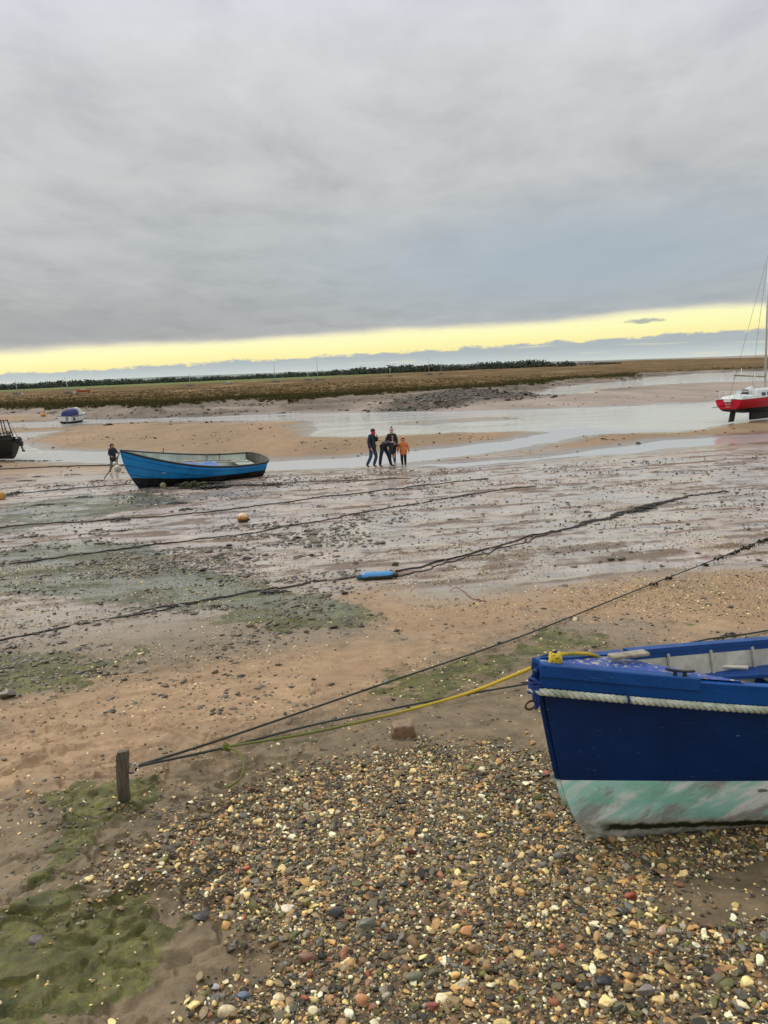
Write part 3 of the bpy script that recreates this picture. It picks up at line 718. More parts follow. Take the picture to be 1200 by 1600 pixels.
# ---------------------------------------------------------------- single stones one can pick out
STONES = [ # px, py, width px, colour, facets, flatness, label
    (630, 1151, 42, (138, 112, 84), 'block', .72, 'squarish brown block of rock alone on the sand, left of the dark blue bow'),
    (55, 1484, 27, (112, 104, 98), 's', .55, 'smooth grey stone sitting on the green algae at lower left'),
    (450, 1426, 24, (226, 212, 180), 's', .6, 'cream white stone on the dark middle of the shingle'),
    (352, 1402, 22, (176, 140, 92), 's', .5, 'flat tan stone just right of the mud shelf'),
    (480, 1503, 38, (142, 104, 84), 's', .55, 'large reddish brown stone, the broadest pebble near the mud shelf'),
    (570, 1452, 38, (112, 112, 96), 'b', .6, 'large glossy grey green flint in the shingle'),
    (318, 1452, 32, (58, 56, 52), 'b', .35, 'flat dark slate at the edge of the mud shelf'),
    (352, 1588, 36, (212, 192, 150), 's', .5, 'broad cream stone at the lowest edge of the shingle'),
    (480, 1416, 20, (142, 130, 74), 's', .8, 'rounded olive yellow pebble beside a cream white stone'),
    (338, 1545, 20, (190, 190, 190), 'b', .7, 'pale blue grey quartz chunk on brown mud'),
    (872, 1331, 22, (122, 120, 110), 's', .8, 'egg shaped grey pebble below the keel of the dark blue boat'),
    (644, 1338, 26, (104, 60, 50), 'b', .5, 'dark maroon angular pebble in the shingle'),
    (984, 1402, 24, (164, 84, 58), 'b', .5, 'bright orange red piece of brick below the dark blue boat'),
    (675, 1578, 26, (158, 86, 68), 'b', .5, 'brick red angular stone at the bottom of the shingle'),
    (645, 1533, 34, (112, 114, 88), 's', .55, 'large moss green stone low in the shingle'),
    (1033, 1465, 20, (214, 178, 158), 's', .7, 'pinkish white pebble on the bare mud'),
    (948, 1543, 38, (50, 50, 52), 'b', .5, 'large nearly black flint at lower right'),
    (1008, 1557, 26, (130, 122, 112), 's', .7, 'round plain grey pebble beside a nearly black flint'),
    (730, 1462, 26, (200, 142, 84), 'b', .5, 'orange yellow flint in the middle of the shingle'),
    (12, 1090, 44, (104, 96, 82), 'b', .3, 'broad flat slab of grey rock at the left edge of the beach'),
    (525, 1433, 36, (70, 70, 66), 'b', .5, 'dark grey flint left of a glossy grey green one'),
    (382, 1563, 22, (92, 106, 124), 's', .7, 'blue grey round pebble low on the beach'),
    (437, 1562, 26, (226, 206, 160), 's', .6, 'pale yellow stone among red pebbles at the bottom'),
    (565, 1572, 28, (200, 140, 92), 's', .7, 'orange round pebble at the bottom of the shingle'),
    (617, 885, 14, (84, 84, 48), 's', .75, 'green weedy stone next to the blue fender'),
]
def own_stone(i, px, py, wpx, rgb, kind, flat, label):
    p0 = at(px, py); dep = (p0-np.array([0, 0, EYE])) @ _F; wd = wpx/F_PX*dep
    r = np.random.default_rng(300+i)
    fac = {'s': 3, 'b': 10, 'block': 7}[kind]; V = stone_shapes(3, 1, 500+i, fac)[0][0]
    V = V*np.array([1, .72, flat])*wd/2
    if kind == 'block': q_ = V/(np.array([1, .72, flat])*wd/2); q_ = q_/(np.abs(q_).max(1)[:, None]+1e-9)*(1+.035*np.sin(q_[:, [0]]*5+2*q_[:, [2]]))*(1+.03*np.sin(q_[:, [1]]*7+1)); q_[:, 0] *= 1-.12*(q_[:, 2] > 0)*np.abs(q_[:, 2]); V = q_*np.array([1, .72, flat])*wd*.44
    a = r.uniform(-.3, .3); V = V @ np.array([[math.cos(a), -math.sin(a), 0], [math.sin(a), math.cos(a), 0], [0, 0, 1]]).T
    cl = lin(*rgb)
    m = mat('stone_%d' % i, tuple(min(x*1.15, .9) for x in cl), tuple(x*.6 for x in cl), 40/wd*.05+20, .32, .5, 120, rough2=.6)
    o = mesh_np('rock' if wpx > 39 else 'stone', V, F3_, m, smooth=True)
    g_ = gz(p0[0], p0[1]); top = .006 if p0[1] < 5.5 and i not in (0, 1, 19) else 0
    o.location = (p0[0], p0[1], g_+wd*flat*.28+top)
    tag(o, label, 'rock' if wpx > 39 else 'stone', 'single stones on the beach')
F3_ = ico(3)[1]
for i, s_ in enumerate(STONES): own_stone(i, *s_)

# ---------------------------------------------------------------- marsh grass, distant wood
r = np.random.default_rng(31)
def tufts(n, seed):
    r = np.random.default_rng(seed)
    y = 1/np.sqrt(r.uniform(1/260.**2, 1/95.**2, n)); x = r.uniform(-.66, .66, n)*y
    Z, A = terrain(x, y); k = (A['marsh'] > .35) & (r.uniform(size=n) < .25+.9*A['edge']); x, y, Z = x[k], y[k], Z[k]
    c = len(x); B = 7; hgt = r.uniform(.12, .36, c)*(1+.3*fbm(x/6, y/6, 2, 301)); V = np.zeros((c, B, 3, 3))
    for b in range(B):
        a = r.uniform(0, 2*np.pi, c); w_ = .05+.07*r.uniform(size=c); ox = r.normal(0, .18, c); oy = r.normal(0, .18, c); lx = r.normal(0, .18, c); ly = r.normal(0, .12, c); hb = hgt*r.uniform(.6, 1.1, c)
        V[:, b, 0] = np.stack([x+ox-w_*np.cos(a), y+oy-w_*np.sin(a), Z-.05], 1); V[:, b, 1] = np.stack([x+ox+w_*np.cos(a), y+oy+w_*np.sin(a), Z-.05], 1)
        V[:, b, 2] = np.stack([x+ox+lx, y+oy+ly, Z+hb], 1)
    pal = np.array([lin(104, 90, 54), lin(92, 84, 48), lin(116, 96, 60), lin(82, 78, 42), lin(98, 80, 50)])
    cc = pal[r.integers(0, 5, c)]; eg = (A['edge'][k]*.75)[:, None]; cc = cc*(1-eg)+eg*np.array(lin(66, 66, 38)); cc = np.repeat(np.c_[cc, np.ones(c)], B*3, axis=0)
    return V.reshape(-1, 3), np.arange(c*B*3).reshape(-1, 3), cc
V, Fc, cc = tufts(60000, 32)
tm = bpy.data.materials.new('marsh_blades'); tm.use_nodes = True; tm.node_tree.nodes.clear(); g = NT(tm.node_tree)
s = g.new('ShaderNodeBsdfPrincipled'); g.put(s.inputs['Base Color'], g.attr('blade', 'Color')); s.inputs['Roughness'].default_value = .8; s.inputs['Specular IOR Level'].default_value = .1
g.put(g.new('ShaderNodeOutputMaterial').inputs[0], s.outputs[0])
tag(mesh_np('marsh_grass', V, Fc, tm, smooth=False, attrs={'blade': ('POINT', 'FLOAT_COLOR', cc)}), kind='stuff')

def far_at(px, dist_):
    """a spot of the marsh in the direction of px, at a distance"""
    d = ray(px, 600); k = dist_/math.hypot(d[0], d[1]); x, y = d[0]*k, d[1]*k
    return np.array([x, y, gz(x, y)])
leafm = mat('far_leaves', lin(58, 67, 58), lin(78, 86, 74), .25, .9, spec=.1)
def wood(seed, xs, hs, dist_, jit, per):
    """a belt of trees: thousands of small leaf clumps round many trunks"""
    r = np.random.default_rng(seed); V0, F0 = ico(1); vs = []; fs = []; b = 0; n = 0
    for i in range(len(xs)-1):
        cnt = int(abs(xs[i+1]-xs[i])*per)
        for k in range(cnt):
            t = (k+r.uniform())/cnt; px = xs[i]+(xs[i+1]-xs[i])*t; hp = hs[i]+(hs[i+1]-hs[i])*t
            dd = dist_+r.uniform(-jit, jit); p = far_at(px, dd); hgt = max(hp/F_PX*dd*r.uniform(.6, 1.0)*(1+.28*float(fbm(np.array([px/16.]), np.array([.5]), 3, 55)[0])), 1.0)
            for _ in range(16):
                u = r.uniform(.1, 1); rad = hgt*.16*math.sqrt(max(1.05-u, .12))*r.uniform(.7, 1.3)
                c = p+np.array([r.normal(0, hgt*.22), r.normal(0, hgt*.22), hgt*u-rad*.5])
                V = V0*rad*(1+r.uniform(-.4, .4, (len(V0), 1)))*np.array([1.15, 1.15, .85])+c
                vs.append(V); fs.append(F0+b); b += len(V0)
    return np.vstack(vs), np.vstack(fs)
V, Fc = wood(41, [-120, 0, 120, 300, 430, 520, 560, 600, 700, 740, 790, 850, 868], [9, 9, 9.5, 8, 8, 9.5, 11.5, 11.5, 11, 10, 12, 10.5, 5], 900, 60, 1.1)
tag(mesh_np('distant_wood', V, Fc, leafm, smooth=False), kind='stuff')
V, Fc = wood(42, [872, 897], [9, 8], 820, 20, 1.0)
tag(mesh_np('tree_clump', V, Fc, leafm, smooth=False), kind='stuff')
V, Fc = wood(43, [928, 970], [4.5, 3], 860, 20, 1.0)
tag(mesh_np('hedge', V, Fc, leafm, smooth=False), kind='stuff')
# low hills far behind the wood
hv = []; hf = []; N_ = 60
for i in range(N_+1):
    a = math.radians(-60+95*i/N_); R_ = 5200; hh = 26+16*fbm(np.array([i/7.]), np.array([3.3]), 3, 77)[0]; hh *= float(1-sstep(np.array([i/N_]), .62, .95)[0])*1.0
    for (dr, z) in ((0, -30), (350, hh), (1500, -30)): hv.append(((R_+dr)*math.sin(a), (R_+dr)*math.cos(a), z))
for i in range(N_):
    for k in range(2): a0 = i*3+k; hf.append((a0, a0+3, a0+4, a0+1))
tag(mesh_np('hills', hv, hf, mat('hill_fields', lin(124, 132, 128), lin(138, 144, 138), .002, .9, spec=.05)), kind='structure')

# farm building
bp = far_at(915, 800)
e = empty('farm_building', bp, 'low pale farm building with a shallow roof on the skyline right of the wood', 'building', rot=(0, 0, math.radians(-14)))
mb = MB(); mb.add(*box((0, 0, 1.2), (15, 8, 2.6))); mb.add([(-7.5, -4, 2.5), (7.5, -4, 2.5), (7.5, 4, 2.5), (-7.5, 4, 2.5), (-7.5, 0, 4), (7.5, 0, 4)], [(0, 3, 4), (1, 5, 2), (0, 1, 2, 3), (0, 4, 5, 1), (3, 2, 5, 4)])
mb.build('wall', mat('far_wall', lin(176, 170, 156), lin(150, 142, 128), .3, .8), e, False)
mb = MB()
for sgn in (-1, 1):
    mb.add([(-7.9, sgn*4.4, 2.45), (7.9, sgn*4.4, 2.45), (7.9, 0, 4.15), (-7.9, 0, 4.15), (-7.9, sgn*4.4, 2.65), (7.9, sgn*4.4, 2.65), (7.9, 0, 4.35), (-7.9, 0, 4.35)], [(0, 1, 2, 3), (4, 5, 6, 7), (0, 1, 5, 4), (1, 2, 6, 5), (2, 3, 7, 6), (3, 0, 4, 7)])
mb.build('roof', mat('far_roof', lin(112, 100, 92), lin(92, 84, 78), .4, .8), e, False)
for k in range(3): MB().add(*box((-4.5+4.5*k, -4.02, 1.3), (1.4, .08, 1.1))).build('window', mat('far_pane', lin(60, 62, 62), None, 1, .3), e, False)
MB().add(*box((6.3, -4.03, .9), (1.2, .1, 2.0))).build('door', mat('far_door', lin(80, 62, 50), None, 1, .6), e, False)
# ---------------------------------------------------------------- hulls
class Hull:
    def __init__(s, L, W, w, sheer, keel, rake, full=1.0, side=.5, flare=.0, strakes=0, step=.012):
        s.L, s.W, s.w, s.sheer, s.keel, s.rake, s.full, s.side, s.flare, s.strakes, s.step = L, W, w, sheer, keel, rake, full, side, flare, strakes, step
    def pt(s, t, u, side, inset=0.0, zoff=0.0):
        """t along (0 stem, 1 stern), u round the section (0 keel, 1 sheer)"""
        zk, zs = s.keel(t), s.sheer(t); th = u*math.pi/2
        f = s.full*(1-.45*max(0, 1-t/.35)**1.5)        # finer towards the stem
        y = math.sin(th)**(1/(.6+f)) if u > 0 else 0
        y = y*(1-s.flare*(1-u))
        z = zk+(zs-zk)*(1-math.cos(th)**(1.0+s.side))
        if s.strakes:
            k = (u*s.strakes) % 1.0; y += (s.step/s.W)*(1-k)*(0 if u > .999 else 1)
        y = y*s.w(t)
        if u == 0: y = 0.0
        y = max(y-inset, .0)
        h = (z-s.keel(0))/(s.sheer(0)-s.keel(0))
        x0 = s.rake(max(0, min(1, h)))
        x = x0+(s.L-x0)*t+inset*(1-t)*1.2
        return (x, side*y, z+zoff)
    def shell(s, nt=40, nu=18, inset=0.0, u0=0.0, u1=1.0, t0=0.0, t1=1.0, zoff=0, tp=1.0, sides=(-1, 1)):
        mb = MB()
        us = [u0+(u1-u0)*i/nu for i in range(nu+1)]
        if s.strakes and u0 == 0:
            us = [0.0]; n = max(2, nu//s.strakes)
            for k in range(s.strakes):
                for i in range(n): us.append((k+(i+1e-3 if i == 0 else i)/n)/s.strakes)
                us.append((k+1-1e-3)/s.strakes)
            us = sorted(set([q for q in us if q <= u1]+[u1]))
        ts = [t0+(t1-t0)*(i/nt)**tp for i in range(nt+1)]
        for sd in sides:
            V = [s.pt(t, u, sd, inset, zoff) for t in ts for u in us]; k = len(us)
            mb.add(V, [(i*k+j, (i+1)*k+j, (i+1)*k+j+1, i*k+j+1) if sd > 0 else (i*k+j, i*k+j+1, (i+1)*k+j+1, (i+1)*k+j) for i in range(nt) for j in range(k-1)])
        return mb
    def rail(s, side, t0, t1, prof, n=40, tp=1.0):
        """a strip of profile prof [(out, up)...] swept along the sheer"""
        V = []; k = len(prof)
        for i in range(n+1):
            t = t0+(t1-t0)*(i/n)**tp
            a = np.array(s.pt(max(t-.004, 0), 1, side)); b = np.array(s.pt(min(t+.004, 1), 1, side)); p = np.array(s.pt(t, 1, side))
            d = b-a; d[2] = 0; d /= np.linalg.norm(d); o = np.array([-d[1], d[0], 0])*side
            for (q, z) in prof: V.append(p+o*q+np.array([0, 0, z]))
        Fc = [(i*k+j, i*k+(j+1) % k, (i+1)*k+(j+1) % k, (i+1)*k+j) for i in range(n) for j in range(k)]
        Fc += [tuple(range(k-1, -1, -1)), tuple(range(n*k, n*k+k))]
        return V, Fc

# ---- the near boat
def on_depth(px, py, dep):
    d = ray(px, py); return np.array([0, 0, EYE])+d*dep/(d @ _F)
def boat_matrix(loc, yaw, heel, trim):
    return Matrix.Translation(loc) @ (Matrix.Rotation(yaw, 3, 'Z') @ Matrix.Rotation(trim, 3, 'Y') @ Matrix.Rotation(heel, 3, 'X')).to_4x4()
def boat_root(name, Mx, label, cat, group=None):
    e = empty(name, (0, 0, 0), label, cat, group)
    e.location = Mx.to_translation(); e.rotation_euler = Mx.to_euler()
    return e

NB = Hull(3.4, .42, w=lambda t: .032+.34*math.sin(min(t/.62, 1)*math.pi/2)*(1 if t < .62 else 1-.25*((t-.62)/.38)**2),
          sheer=lambda t: .908-.090*math.sin(min(t, .6)/.6*math.pi/2)+.05*max(0, t-.6), keel=lambda t: .02*t+.35*max(0, t-.35)**2,
          rake=lambda h: .23*(1-h)+.12*(1-h)**6, full=1.15, side=.75, flare=.10)
NBZ = float(base_z(.85, 3.29))-.02
NBM = boat_matrix((.612, 3.2925, NBZ-.045), .2115, -.005, .0688); NBI = NBM.inverted()
def nb_local(px, py, z):
    """spot on the boat's own level z under a spot of the photograph"""
    o = NBI @ Vector((0, 0, EYE)); d = NBI.to_3x3() @ Vector(ray(px, py)); t = (z-o.z)/d.z
    return np.array(o+d*t)

def paint(name, top_c, top_c2, bot=None, line=.3, worn=.0, rough=.35, slope=0.0, weedline=False, scuff=lin(120, 145, 175)):
    m = bpy.data.materials.new(name); m.use_nodes = True; m.node_tree.nodes.clear(); g = NT(m.node_tree)
    v = g.new('ShaderNodeTexCoord').outputs['Object']; sp = g.new('ShaderNodeSeparateXYZ'); g.put(sp.inputs[0], v)
    n1 = g.noise(v, 3, 5, .6); n2 = g.noise(g.mapping(v, (1, 1, 3)), 22, 6, .7); n3 = g.noise(v, 70, 5, .65)
    c = g.mix(g.mapr(n1, .35, .65), top_c, top_c2)
    c = g.mix(g.mapr(n2, .66, .72, 0, worn), c, scuff)
    c = g.mix(g.mapr(g.noise(g.mapping(v, (2, 2, 40), rot=(0, .5, 0)), 4, 3, .7), .70, .74, 0, worn*.8), c, scuff)
    r_ = g.mapr(n2, .35, .7, rough, rough+.2)
    if bot is not None:
        zz = g.math('SUBTRACT', sp.outputs[2], g.math('MULTIPLY', sp.outputs[0], slope))
        b = bot(g, v, zz, sp)
        f = g.mapr(zz, line-.0015, line+.0015)
        c = g.mix(f, b, c); r_ = g.mix(f, (.55, .55, .55), r_)
    s = g.new('ShaderNodeBsdfPrincipled'); g.put(s.inputs['Base Color'], c); g.put(s.inputs['Roughness'], r_); s.inputs['Specular IOR Level'].default_value = .3
    g.put(s.inputs['Normal'], g.bump(g.math('ADD', g.math('MULTIPLY', n1, 2.0), g.math('ADD', g.math('MULTIPLY', n2, .15), g.math('MULTIPLY', n3, .08))), .25, .02))
    g.put(g.new('ShaderNodeOutputMaterial').inputs[0], s.outputs[0]); return m

def nb_bottom(g, v, zz, sp):
    white = lin(244, 246, 238); teal = lin(172, 224, 208); grey = lin(156, 144, 138); green = lin(138, 206, 180)
    v1 = g.mapping(v, rot=(0, .72, 0)); d1 = g.noise(g.mapping(v1, (2.6, 1, 11.0)), 1.0, 5, .6, .3)
    d2 = g.noise(g.mapping(v1, (3.0, 1, 7.0), loc=(4, 1, 2)), 1.0, 6, .66, .3)
    c = g.mix(g.mapr(d1, .36, .52), white, teal)
    c = g.mix(g.mapr(d2, .50, .60, 0, .8), c, grey)
    c = g.mix(g.mapr(g.noise(g.mapping(v, (1.6, 1, 3), loc=(1, 7, 2)), 1.4, 4, .6), .56, .64, 0, .7), c, green)
    c = g.mix(g.mapr(g.noise(v, 40, 6, .7), .58, .70, 0, .8), c, lin(196, 198, 186))
    c = g.mix(g.mapr(g.noise(v, 90, 4, .7), .66, .72, 0, .7), c, lin(84, 80, 70))
    low = g.mapr(zz, .15, .11); c = g.mix(low, c, g.mix(g.mapr(g.noise(v, 30, 5, .6), .4, .6), lin(196, 194, 180), lin(150, 150, 132)))
    edge = g.math('ADD', zz, g.math('MULTIPLY', g.math('SUBTRACT', g.noise(v, 16, 6, .7), .5), .05))
    wl = g.math('MULTIPLY', g.mapr(edge, .112, .098), g.mapr(edge, .062, .074))
    c = g.mix(g.math('MULTIPLY', wl, g.mapr(sp.outputs[0], .36, .42)), c, lin(44, 48, 22))
    c = g.mix(g.mapr(zz, .298, .302, 0, .55), c, (.85, .87, .85)) if False else c
    return c
M_topside = paint('navy_topside', lin(0, 44, 96), lin(0, 34, 80), nb_bottom, .355, worn=.9, rough=.38, slope=.0)
M_trimblue = paint('blue_trim', lin(2, 72, 138), lin(0, 56, 116), None, worn=.55, rough=.35)
M_inner = mat('grey_inner', lin(206, 204, 194), lin(160, 158, 146), 6, .6, .3, 90)
# flaking deck paint
m = bpy.data.materials.new('flaking_deck'); m.use_nodes = True; m.node_tree.nodes.clear(); g = NT(m.node_tree)
v = g.new('ShaderNodeTexCoord').outputs['Object']; n = g.noise(g.mapping(v, (1, 1.6, 1)), 26, 7, .72, .3); n2 = g.noise(v, 9, 4, .6)
k = g.mapr(g.math('ADD', n, g.math('MULTIPLY', n2, .35)), .70, .735)
c = g.mix(k, lin(26, 64, 144), g.mix(g.noise(v, 60, 4), lin(196, 192, 178), lin(120, 124, 118)))
s = g.new('ShaderNodeBsdfPrincipled'); g.put(s.inputs['Base Color'], c); s.inputs['Roughness'].default_value = .42
g.put(s.inputs['Normal'], g.bump(g.math('SUBTRACT', 1.0, k), .8, .004)); g.put(g.new('ShaderNodeOutputMaterial').inputs[0], s.outputs[0]); M_deck = m
M_rope = mat('weathered_rope', lin(206, 208, 190), lin(148, 156, 132), 14, .85, .6, 300)
M_yrope = mat('yellow_rope', lin(206, 178, 40), lin(150, 136, 30), 9, .7, .6, 300)
M_orope = mat('olive_rope', lin(128, 128, 44), lin(84, 92, 34), 7, .8, .6, 300)
M_drope = mat('dark_rope', lin(62, 70, 62), lin(40, 46, 40), 7, .8, .6, 300)
M_black = mat('black_metal', lin(34, 34, 34), lin(20, 20, 20), 20, .4)
M_rust = mat('rusty_iron', lin(112, 64, 48), lin(62, 38, 30), 40, .75, .6, 200)
M_bcord = mat('blue_cord', lin(24, 58, 130), lin(14, 34, 84), 30, .8, .6, 300)

nb = boat_root('dinghy', NBM, 'dark blue open boat with worn white and teal bottom, cropped by the right edge', 'boat')
NB.shell(60, 26, tp=1.4).build('hull', M_topside, nb, sharp=50)
NB.shell(50, 16, inset=.022, u0=.0, t0=.07, t1=.995, zoff=.012).build('inner_skin', M_inner, nb, sharp=50)
# stern board
tr = [NB.pt(1, u/10, -1) for u in range(11)][::-1]+[NB.pt(1, u/10, 1) for u in range(1, 11)]
mb = MB(); mb.add(tr, [tuple(range(len(tr)))]); mb.add(np.array(tr)-[.03, 0, 0], [tuple(range(len(tr)-1, -1, -1))]); mb.build('transom', M_trimblue, nb, False)
# gunwales
mb = MB(); mb.add(*NB.rail(-1, 0, 1, [(-.030, -.004), (.010, -.004), (.012, .018), (.008, .022), (-.028, .022), (-.030, .018)], 60, 1.3)); mb.build('gunwale', M_trimblue, nb, sharp=30)
mb = MB(); mb.add(*NB.rail(1, 0, 1, [(-.030, -.004), (-.030, .018), (-.028, .022), (.008, .022), (.012, .018), (.012, -.03), (.0, -.03)][::-1], 60, 1.3)); mb.build('gunwale', M_trimblue, nb, sharp=30)
# thicker bow cap on the near side, and the band under it
tc = .205
mb = MB(); mb.add(*NB.rail(-1, 0, tc, [(-.036, .0225), (.006, -.012), (.019, -.018), (.022, -.014), (.017, .036), (.012, .041), (-.034, .041)], 40, 1.2)); mb.build('bow_cap', M_trimblue, nb, sharp=25)
mb = MB(); mb.add(*NB.rail(1, 0, .15, [(-.036, .0225), (.006, -.012), (.019, -.018), (.022, -.014), (.017, .036), (.012, .041), (-.034, .041)][::-1], 30, 1.2)); mb.build('bow_cap', M_trimblue, nb, sharp=25)
mb = MB(); mb.add(*NB.rail(1, .158, .9, [(-.034, .0225), (.017, .0225), (.019, .042), (.015, .046), (-.032, .046)][::-1], 40)); mb.build('rail_plank', M_trimblue, nb, sharp=25)
mb = MB(); mb.add(*NB.rail(-1, 0, .99, [(0.001, -.072), (.010, -.070), (.012, -.006), (.001, -.002)], 60, 1.3)); mb.add(*NB.rail(1, 0, .99, [(0.001, -.072), (.010, -.070), (.012, -.006), (.001, -.002)][::-1], 60, 1.3))
mb.build('rubbing_strake', M_trimblue, nb, sharp=25)
# foredeck: a curved after edge, longer down the near side
V = []; n_ = 24
for i in range(n_+1):
    q = i/n_; a = np.array(NB.pt(.265*q, 1, -1, .012)); b = np.array(NB.pt(.125*q, 1, 1, .012))
    for k in range(7):
        f = k/6; p_ = a*(1-f)+b*f; p_[0] -= .07*math.sin(f*math.pi)*q; p_[2] += .030+.012*math.sin(f*math.pi); V.append(p_)
Vb = [p_-np.array([0, 0, .02]) for p_ in V]; N_ = len(V)
Fc = [(i*7+k, (i+1)*7+k, (i+1)*7+k+1, i*7+k+1) for i in range(n_) for k in range(6)]
Fc += [tuple(q+N_ for q in f[::-1]) for f in Fc]+[(n_*7+k, n_*7+k+1+0, n_*7+k+1+N_, n_*7+k+N_) for k in range(6)]
mesh_np('foredeck', V+Vb, Fc, M_deck, nb, sharp=40)
# far corner block of grey wood on the rail
a = nb_local(957, 1026, .96); b = nb_local(1014, 1019, .96); mid = (a+b)/2; ang = math.atan2(b[1]-a[1], b[0]-a[0])
MB().add(*box((mid[0]+.01, mid[1]+.035, .945), (np.linalg.norm(b-a), .055, .018), Matrix.Rotation(ang, 3, 'Z'), .004)).build('wood_pad', mat('grey_wood', lin(168, 160, 138), lin(116, 108, 90), 14, .8, .5, 60), nb)
# stem band
V, Fc = tube([np.array(NB.pt(0, .35+.65*i/12, 1))*[1, 0, 1]+[-.004, 0, 0] for i in range(13)], .016, 8); mesh_np('stem_band', V, Fc, M_topside, nb)
# laid rope round the outside, tied at the bow
pts = [np.array(NB.pt(t, 1, 1))+[0, 0.028, -.085] for t in np.linspace(.9, .012, 40)]+[np.array([-.022, 0, .81])]+[np.array(NB.pt(t, 1, -1))+[0, -.028, -.085] for t in np.linspace(.012, .98, 50)]
twisted(spline(pts, 300), .0175, .085, 7).build('rope_fender', M_rope, nb)
mb = MB()
for k, t in enumerate((.12, .14)):
    p_ = np.array(NB.pt(.1085 if k == 0 else .1105, 1, -1))+[0, -.028, -.085]
    a = np.linspace(0, 2*math.pi, 14); mb.add(*tube(np.stack([p_[0]+0*a, p_[1]+.021*np.cos(a), p_[2]+.021*np.sin(a)], 1), .003, 6, False))
mb.build('rope_tie', M_bcord, nb)
mb = MB(); r = np.random.default_rng(5)
for k in range(7):
    a = np.linspace(0, 2*math.pi, 20); z0 = .79+.012*k+r.normal(0, .004); tl = r.normal(0, .35)
    mb.add(*tube(np.stack([-.002+.026*np.cos(a), .040*np.sin(a), z0+tl*.03*np.cos(a)+.008*np.sin(2*a)], 1), .0075, 6, False))
for k in range(4): mb.add(*tube(spline([(-.02, -.03, .825), (-.030+.01*k, -.045, .795-.012*k), (-.02, -.05, .765-.01*k)], 8), .006, 6))
mb.build('bow_lashing', M_bcord, nb)
# ring at the stem
c0 = nb_local(840, 1104, .74)*[1, 0, 1]; c0 = np.array([.008, 0, .74])
a = np.linspace(0, 2*math.pi, 24); V, Fc = tube(np.stack([c0[0]-.028+.030*np.cos(a), .010*np.cos(a), c0[2]+.020*np.sin(a)-.006], 1), .0052, 8, False); mesh_np('mooring_ring', V, Fc, M_rust, nb)
# cleat on the near side deck
cl = nb_local(1062, 1058, .90); dirn = np.array(NB.pt(.22, 1, -1))-np.array(NB.pt(.18, 1, -1)); dirn /= np.linalg.norm(dirn); cl[2] = .905
mb = MB(); h_ = np.array([0, 0, 1.0])
mb.add(*tube(spline([cl-dirn*.068+h_*.030, cl-dirn*.03+h_*.024, cl+dirn*.03+h_*.024, cl+dirn*.068+h_*.030], 14), [.004]+[.007]*12+[.004], 8))
for q in (-.022, .022): mb.add(*tube([cl+dirn*q-h_*.004, cl+dirn*q+h_*.022], [.011, .007], 8))
mb.add(*box(cl+h_*.0, (.075, .024, .006), Matrix.Rotation(math.atan2(dirn[1], dirn[0]), 3, 'Z'), .001)); mb.build('cleat', M_black, nb)
# bench along the boat, with its leg; floor boards
a = nb_local(1098, 1052, .73); mb = MB()
mb.add(*box((a[0]+.62, a[1]+.0, .720), (1.24, .15, .026), Matrix.Rotation(-.03, 3, 'Z'), .005))
bench = mb.build('bench', M_trimblue, nb, sharp=25)
for q in (.36, 1.0): MB().add(*box((a[0]+q, a[1]+.0, .41), (.035, .12, .53), None, .003)).build('bench_leg', M_trimblue, bench)
floor = MB()
for k in range(4):
    for t0 in np.arange(.16, .95, .79):
        y = -.15+.1*k; floor.add(*box((1.95, y, .30), (1.7, .085, .018), None, .003))
        break
floor.build('floorboard', mat('floor_wood', lin(138, 132, 118), lin(98, 92, 80), 8, .8, .4, 50), nb)
mb = MB()
for t in np.arange(.225, .95, .085):
    for sdd in (-1, 1): mb.add(*tube([np.array(NB.pt(t, u, sdd, .026, .012)) for u in np.linspace(.25, .99, 12)], .009, 6))
mb.build('rib', M_inner, nb)
# white pipe lying across the bench head, with a hooked end
P0 = nb_local(1100, 1026, .79); P1 = nb_local(1120, 1041, .753); P2 = nb_local(1168, 1043, .753)
V, Fc = tube(spline([P0, (P0+P1)/2+[-.004, 0, .0], P1, P1*.7+P2*.3, P2], 26), [.011]*9+[.0105]*17, 8); mesh_np('pipe', V, Fc, mat('offwhite_plastic', lin(216, 210, 190), lin(190, 184, 164), 6, .45), nb)
# fixings along the cap
mb = MB()
for t in np.linspace(.015, .195, 6):
    p_ = np.array(NB.pt(t, 1, -1)); q_ = np.array(NB.pt(t+.01, 1, -1)); d = q_-p_; o = np.array([d[1], -d[0], 0]); o /= np.linalg.norm(o)
    V, Fc = ico(1); mesh_np('rivet', V*.0045+p_+o*.0195+[0, 0, .018], Fc, M_trimblue, nb)
# ---------------------------------------------------------------- blue clinker boat
BBP = dict(X=-10.3312, Y=29.8014, yaw=.6351, heel=.1566, trim=.0466)
_W = 1.1507
BB = Hull(5.9035, _W, w=lambda t: .03+(_W-.03)*(math.sin(min(t/.55, 1)*math.pi/2)**.85)*(1 if t < .55 else 1-.18*((t-.55)/.45)**2),
          sheer=lambda t: .8263+.8144*(1-t)**2+.2138*t*t, keel=lambda t: .64*max(0, t-.5)**2,
          rake=lambda h: .55*(1-h)**2.0+.25*(1-h), full=.9, side=.5, flare=.05, strakes=6, step=.05)
BBM = boat_matrix((BBP['X'], BBP['Y'], .105), BBP['yaw'], BBP['heel'], BBP['trim'])
bb = boat_root('clinker_boat', BBM, 'bright blue open boat with a black bottom, heeled over on the mud', 'boat')
def bb_bot(g, v, zz, sp):
    return g.mix(g.mapr(g.noise(v, 5, 6, .7), .45, .7), lin(20, 22, 24), lin(52, 50, 42))
M_bb = paint('bright_blue_topside', lin(38, 142, 208), lin(28, 122, 188), bb_bot, .50, worn=.15, rough=.4, slope=.03)
BB.shell(56, 24).build('hull', M_bb, bb, sharp=28)
